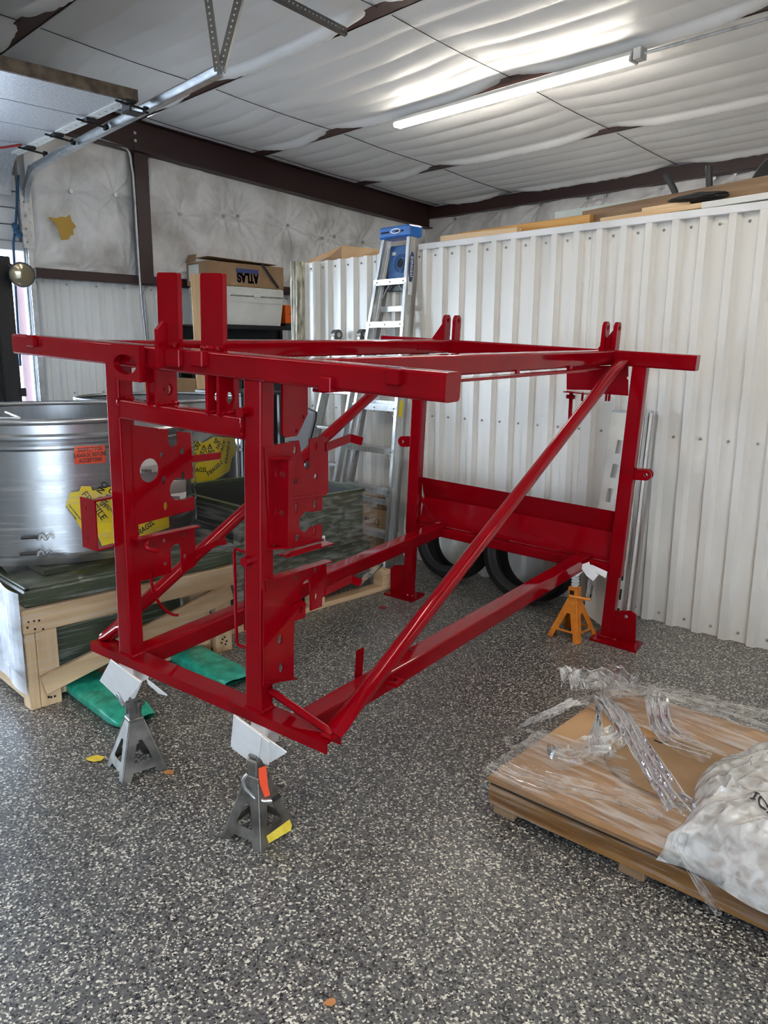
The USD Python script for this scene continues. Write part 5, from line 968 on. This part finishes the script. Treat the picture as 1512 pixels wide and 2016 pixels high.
# ================================================================== wrapped flat pack at the right
PA = math.radians(3.8); PO = np.array([-1.60, 2.135]); PX, PY = np.array([math.cos(PA), math.sin(PA)]), np.array([-math.sin(PA), math.cos(PA)])
PM = basis((*PX, 0), (*PY, 0), (0, 0, 1), (*PO, 0))
def pal(m): m = m.copy(); m.apply_transform(PM); return m
def st(px, z): q = atz(px, z)[:2] - PO; return float(q @ PX), float(q @ PY)
SL, SD, PZ = 1.5, 1.06, .158
pk = thing('flat_pack', 'low cardboard-topped wooden pallet wrapped in film at the right', 'pallet', None, (*(PO + PX * .7 + PY * .5), 0))
part(pk, 'front_board', pal(bx((0, 0, .032), (SL, .04, .118), .006)), 'deep_x'); part(pk, 'back_board', pal(bx((0, SD - .04, .032), (SL, SD, .118), .006)), 'amber_x'); part(pk, 'side_board', pal(bx((.0, .042, .032), (.04, SD - .042, .118), .006)), 'deep_y'); part(pk, 'middle_board', pal(bx((.05, .5, .032), (SL, .54, .118), .004)), 'amber_x')
for s in (.02, .52, 1.1):
    for t in (.005, .49, SD - .09): part(pk, 'foot_block', pal(bx((s, t, 0), (s + .09, t + .08, .0315), .004)), 'old_x')
part(pk, 'dark_sheet', pal(bx((.012, -.004, .119), (SL, SD, .128))), 'dark_plastic'); part(pk, 'cardboard_sheet', pal(bx((.0, -.012, .1285), (SL, SD + .008, PZ - .008), .004)), 'cardboard_light')
lidp = Polygon([(.03, .02), (SL - .02, .02), (SL - .02, SD - .03), (.03, SD - .03)]); part(pk, 'cardboard_sheet', pal(extr(lidp, .007).apply_translation((0, 0, PZ - .0075))), 'cardboard_light')
c_ = st((1300, 1500), PZ + .02); part(pk, 'round_sheet', pal(extr(ell((c_[0] + .06, c_[1]), .27, .22), .016).apply_translation((0, 0, PZ))), 'cardboard', label='round brown cardboard sheet')
part(pk, 'tear_line', pal(extr(LineString([st((1288, 1465), PZ), st((1300, 1470), PZ), st((1312, 1469), PZ)]).buffer(.004), .0015).apply_translation((0, 0, PZ + .0165))), 'hole_dark')
fw = thing('stretch_film', 'torn crinkled stretch film over the flat cardboard-topped pallet', 'plastic wrap', None, (*(PO + PX * .7 + PY * .5), .15))
def wr2(f, us, vs, mat, n='film_sheet'):
    m = grid(f, us, vs); part(fw, n, pal(m), mat, True)
wr2(lambda U, V: np.stack([U, V, PZ + .012 + .028 * np.clip(meshkit.fbm(np.stack([U * 4, V * 9, 0 * U], -1), 4, 2) - .42, 0, 1)], -1), np.linspace(-.02, .80, 90), np.linspace(-.02, .42, 70), 'film_top')
wr2(lambda U, V: np.stack([U, V, PZ + .012 + .05 * np.clip(meshkit.fbm(np.stack([U * 6, V * 6, 0 * U + 3], -1), 4, 7) - .45, 0, 1)], -1), np.linspace(-.02, SL, 120), np.linspace(.70, SD + .03, 50), 'film_top')
wr2(lambda U, V: np.stack([U, -.022 - .010 * np.sin(V * 30 + U * 4) * V / .2, V], -1), np.linspace(-.02, SL, 60), np.linspace(.05, PZ + .014, 10), 'film_wall')
wr2(lambda U, V: np.stack([-.022 + 0 * U, U, V], -1), np.linspace(-.02, SD + .02, 30), np.linspace(.02, PZ + .014, 8), 'film_wall')
def ribbon(pts, w, seed, lift=.02, mat='film_bunch', amp=.03, n='film_band', crumple=9.):
    pts = np.array(pts, float); t = np.linspace(0, 1, len(pts)); T = np.linspace(0, 1, 70)
    from scipy.interpolate import CubicSpline
    C = CubicSpline(t, pts)(T); dC = np.gradient(C, axis=0); dC /= np.linalg.norm(dC, axis=1)[:, None]; sd_ = np.cross(dC, (0, 0, 1)); sd_ /= np.linalg.norm(sd_, axis=1)[:, None]
    ww = np.interp(T, np.linspace(0, 1, len(w)), w); vs = np.linspace(-1, 1, 18); I, Vv = np.meshgrid(np.arange(70), vs, indexing='ij')
    P_ = C[I] + sd_[I] * (ww[I] * Vv)[..., None]; fold = np.abs(np.sin(Vv * 5 + 1.3 * np.sin(T[I] * 5 + seed))) * .6 + meshkit.fbm(np.stack([P_[..., 0] * crumple, P_[..., 1] * crumple, Vv * 1.5 + seed], -1), 3, seed)
    P_[..., 2] += lift + amp * (fold - .5); i = np.arange(70 * 18).reshape(70, 18); a, b, c, d = i[:-1, :-1].ravel(), i[1:, :-1].ravel(), i[1:, 1:].ravel(), i[:-1, 1:].ravel()
    part(fw, n, trimesh.Trimesh(P_.reshape(-1, 3), np.vstack([np.stack([a, b, c], 1), np.stack([a, c, d], 1)]), process=False), mat, True)
Z_ = lambda p, z=PZ + .02: atz(p, z)
ribbon([Z_((1180, 1388)), Z_((1225, 1440)), Z_((1275, 1520)), Z_((1330, 1592)), Z_((1350, 1625))], [.035, .045, .05, .06, .09], 1, .03, amp=.04); ribbon([Z_((1176, 1385)), Z_((1178, 1420)), Z_((1176, 1455)), Z_((1182, 1500))], [.02, .012, .03, .05], 2, .02)
ribbon([Z_((1290, 1380)), Z_((1300, 1430)), Z_((1330, 1470)), Z_((1400, 1500))], [.05, .05, .07, .05], 3, .02); ribbon([Z_((1175, 1378)), Z_((1260, 1376)), Z_((1380, 1400)), Z_((1530, 1432))], [.07, .06, .045, .04], 4, .03, amp=.05)
ribbon([Z_((1160, 1385)), Z_((1110, 1400)), Z_((1050, 1425)), Z_((1000, 1455), .05)], [.05, .03, .015, .03], 5, .01); ribbon([Z_((1120, 1385)), Z_((1180, 1378)), Z_((1240, 1395))], [.10, .12, .06], 6, .05, amp=.11, crumple=14.); ribbon([Z_((1085, 1490)), Z_((1140, 1500)), Z_((1200, 1470)), Z_((1215, 1450))], [.02, .06, .07, .03], 7, .02, amp=.05)
ribbon([Z_((990, 1520)), Z_((1080, 1550)), Z_((1180, 1570)), Z_((1300, 1620))], [.05, .06, .05, .04], 8, .012, amp=.03); ribbon([Z_((1000, 1470), .01), Z_((1020, 1448), .03), Z_((1050, 1450), .02), Z_((1030, 1472), .006), Z_((1000, 1470), .006)], [.012] * 3, 9, .012, amp=.015)
ribbon([ray(p, (*(PO - PY * .045), 0), (*PY, 0)) for p in ((1328, 1650), (1345, 1690), (1380, 1750), (1418, 1800))], [.012, .018, .022, .02], 10, .0, amp=.012)
# white plastic bag lying on the flat pack
s0, t0 = st((1318, 1648), PZ + .02)
def bagf(U, V):
    e = (1 - np.abs(2 * U - 1) ** 3.2) * (1 - np.abs(2 * V - 1) ** 3.2); h = .235 * np.clip(e, 0, 1) ** .42
    S = s0 - .01 + 1.15 * U + .03 * np.sin(V * 9) * (1 - U); T = t0 - .075 + .80 * V + .02 * np.sin(U * 17)
    q = np.stack([S * 4, T * 4, 0 * S], -1); n_ = meshkit.fbm(q + .6 * meshkit.fbm(q * 2, 3, 9)[..., None], 4, 5) - .5; rd = 1 - np.abs(2 * meshkit.noise(np.stack([S * 7 + 3 * n_, T * 5, 0 * S + 1.], -1), 3) - 1)
    return np.stack([S, T, PZ + .022 + h * (.78 + .35 * n_) + .030 * np.clip(e * 3, 0, 1) * rd ** 4 + .020 * np.clip(e * 3, 0, 1) * (1 - np.abs(2 * meshkit.noise(np.stack([S * 16 - 5 * T, T * 9 + 4 * n_, 0 * S + 4.], -1), 8) - 1)) ** 4 + .012 * n_ - .05 * (1 - np.clip(V / .09, 0, 1)) * (T < -.0)], -1)
bg = thing('plastic_bag', 'big crumpled translucent white plastic bag on the right pallet', 'plastic bag', None, (*(PO + PX * 1.1 + PY * .4), PZ))
part(bg, 'bag_skin', pal(grid(bagf, np.linspace(0, 1, 200), np.linspace(0, 1, 150))), 'bag', True)
fill = trimesh.creation.icosphere(3, 1.0); fill.apply_scale([.46, .30, .13]); fill.apply_translation((s0 + .60, t0 + .36, PZ + .025 + .04)); fill.vertices[:, 2] = np.maximum(fill.vertices[:, 2], PZ + .022); part(bg, 'contents', pal(fill), 'foam', True)
def bag_text(s, h, px, rot):
    u_, v_ = st(px, PZ + .22); U = (u_ - s0 + .01) / 1.15; V = (v_ - t0 + .075) / .80; m = text(s, h, .001, True); m = m.subdivide_to_size(.012) if len(m.faces) < 4000 else m; m.apply_transform(rotm(math.radians(rot), (0, 0, 1)))
    v = m.vertices; pz = bagf(np.clip(U + v[:, 0] / 1.15, 0, 1), np.clip(V + v[:, 1] / .80, 0, 1)); m.vertices = np.stack([pz[:, 0], pz[:, 1], pz[:, 2] + .004 + v[:, 2]], 1); return pal(m)
part(bg, 'lettering', bag_text('ICK', .036, (1494, 1560), -14), 'ink')
part(bg, 'print_dash', bag_text('-', .12, (1338, 1672), -10), 'ink')

# ================================================================== small litter on the floor
def scrap(name, label, cat_, pxs, mat, z=.004):
    q = [atz(p, 0) for p in pxs]; m = extr(Polygon([(a[0], a[1]) for a in q]).buffer(.002), .003); v = m.vertices; v[:, 2] += .001 + z * meshkit.noise(np.c_[v[:, :2] * 40, v[:, 2] * 0], 3); solo(name, m, mat, label, cat_)
scrap('paper_scrap', 'crumpled yellow scrap on the floor left of the left grey stand', 'scrap', [(170, 1497), (180, 1493), (192, 1492), (205, 1494), (198, 1500), (184, 1503), (176, 1502)], 'scrap_yellow', .012)
scrap('dry_leaf', 'small brown leaf by the foot of the left grey stand', 'leaf', [(322, 1522), (334, 1519), (342, 1521), (339, 1526), (326, 1525)], 'scrap_brown', .008)
scrap('dry_leaf', 'small brown leaf on the bare floor at the bottom of the view', 'leaf', [(638, 1979), (648, 1972), (658, 1971), (660, 1978), (652, 1984), (644, 1981)], 'scrap_brown', .006)
scrap('paint_chip', 'small red chip on the floor near the rear left foot plate', 'chip', [(746, 1197), (753, 1194), (762, 1198), (756, 1201)], 'red_chip', .006)
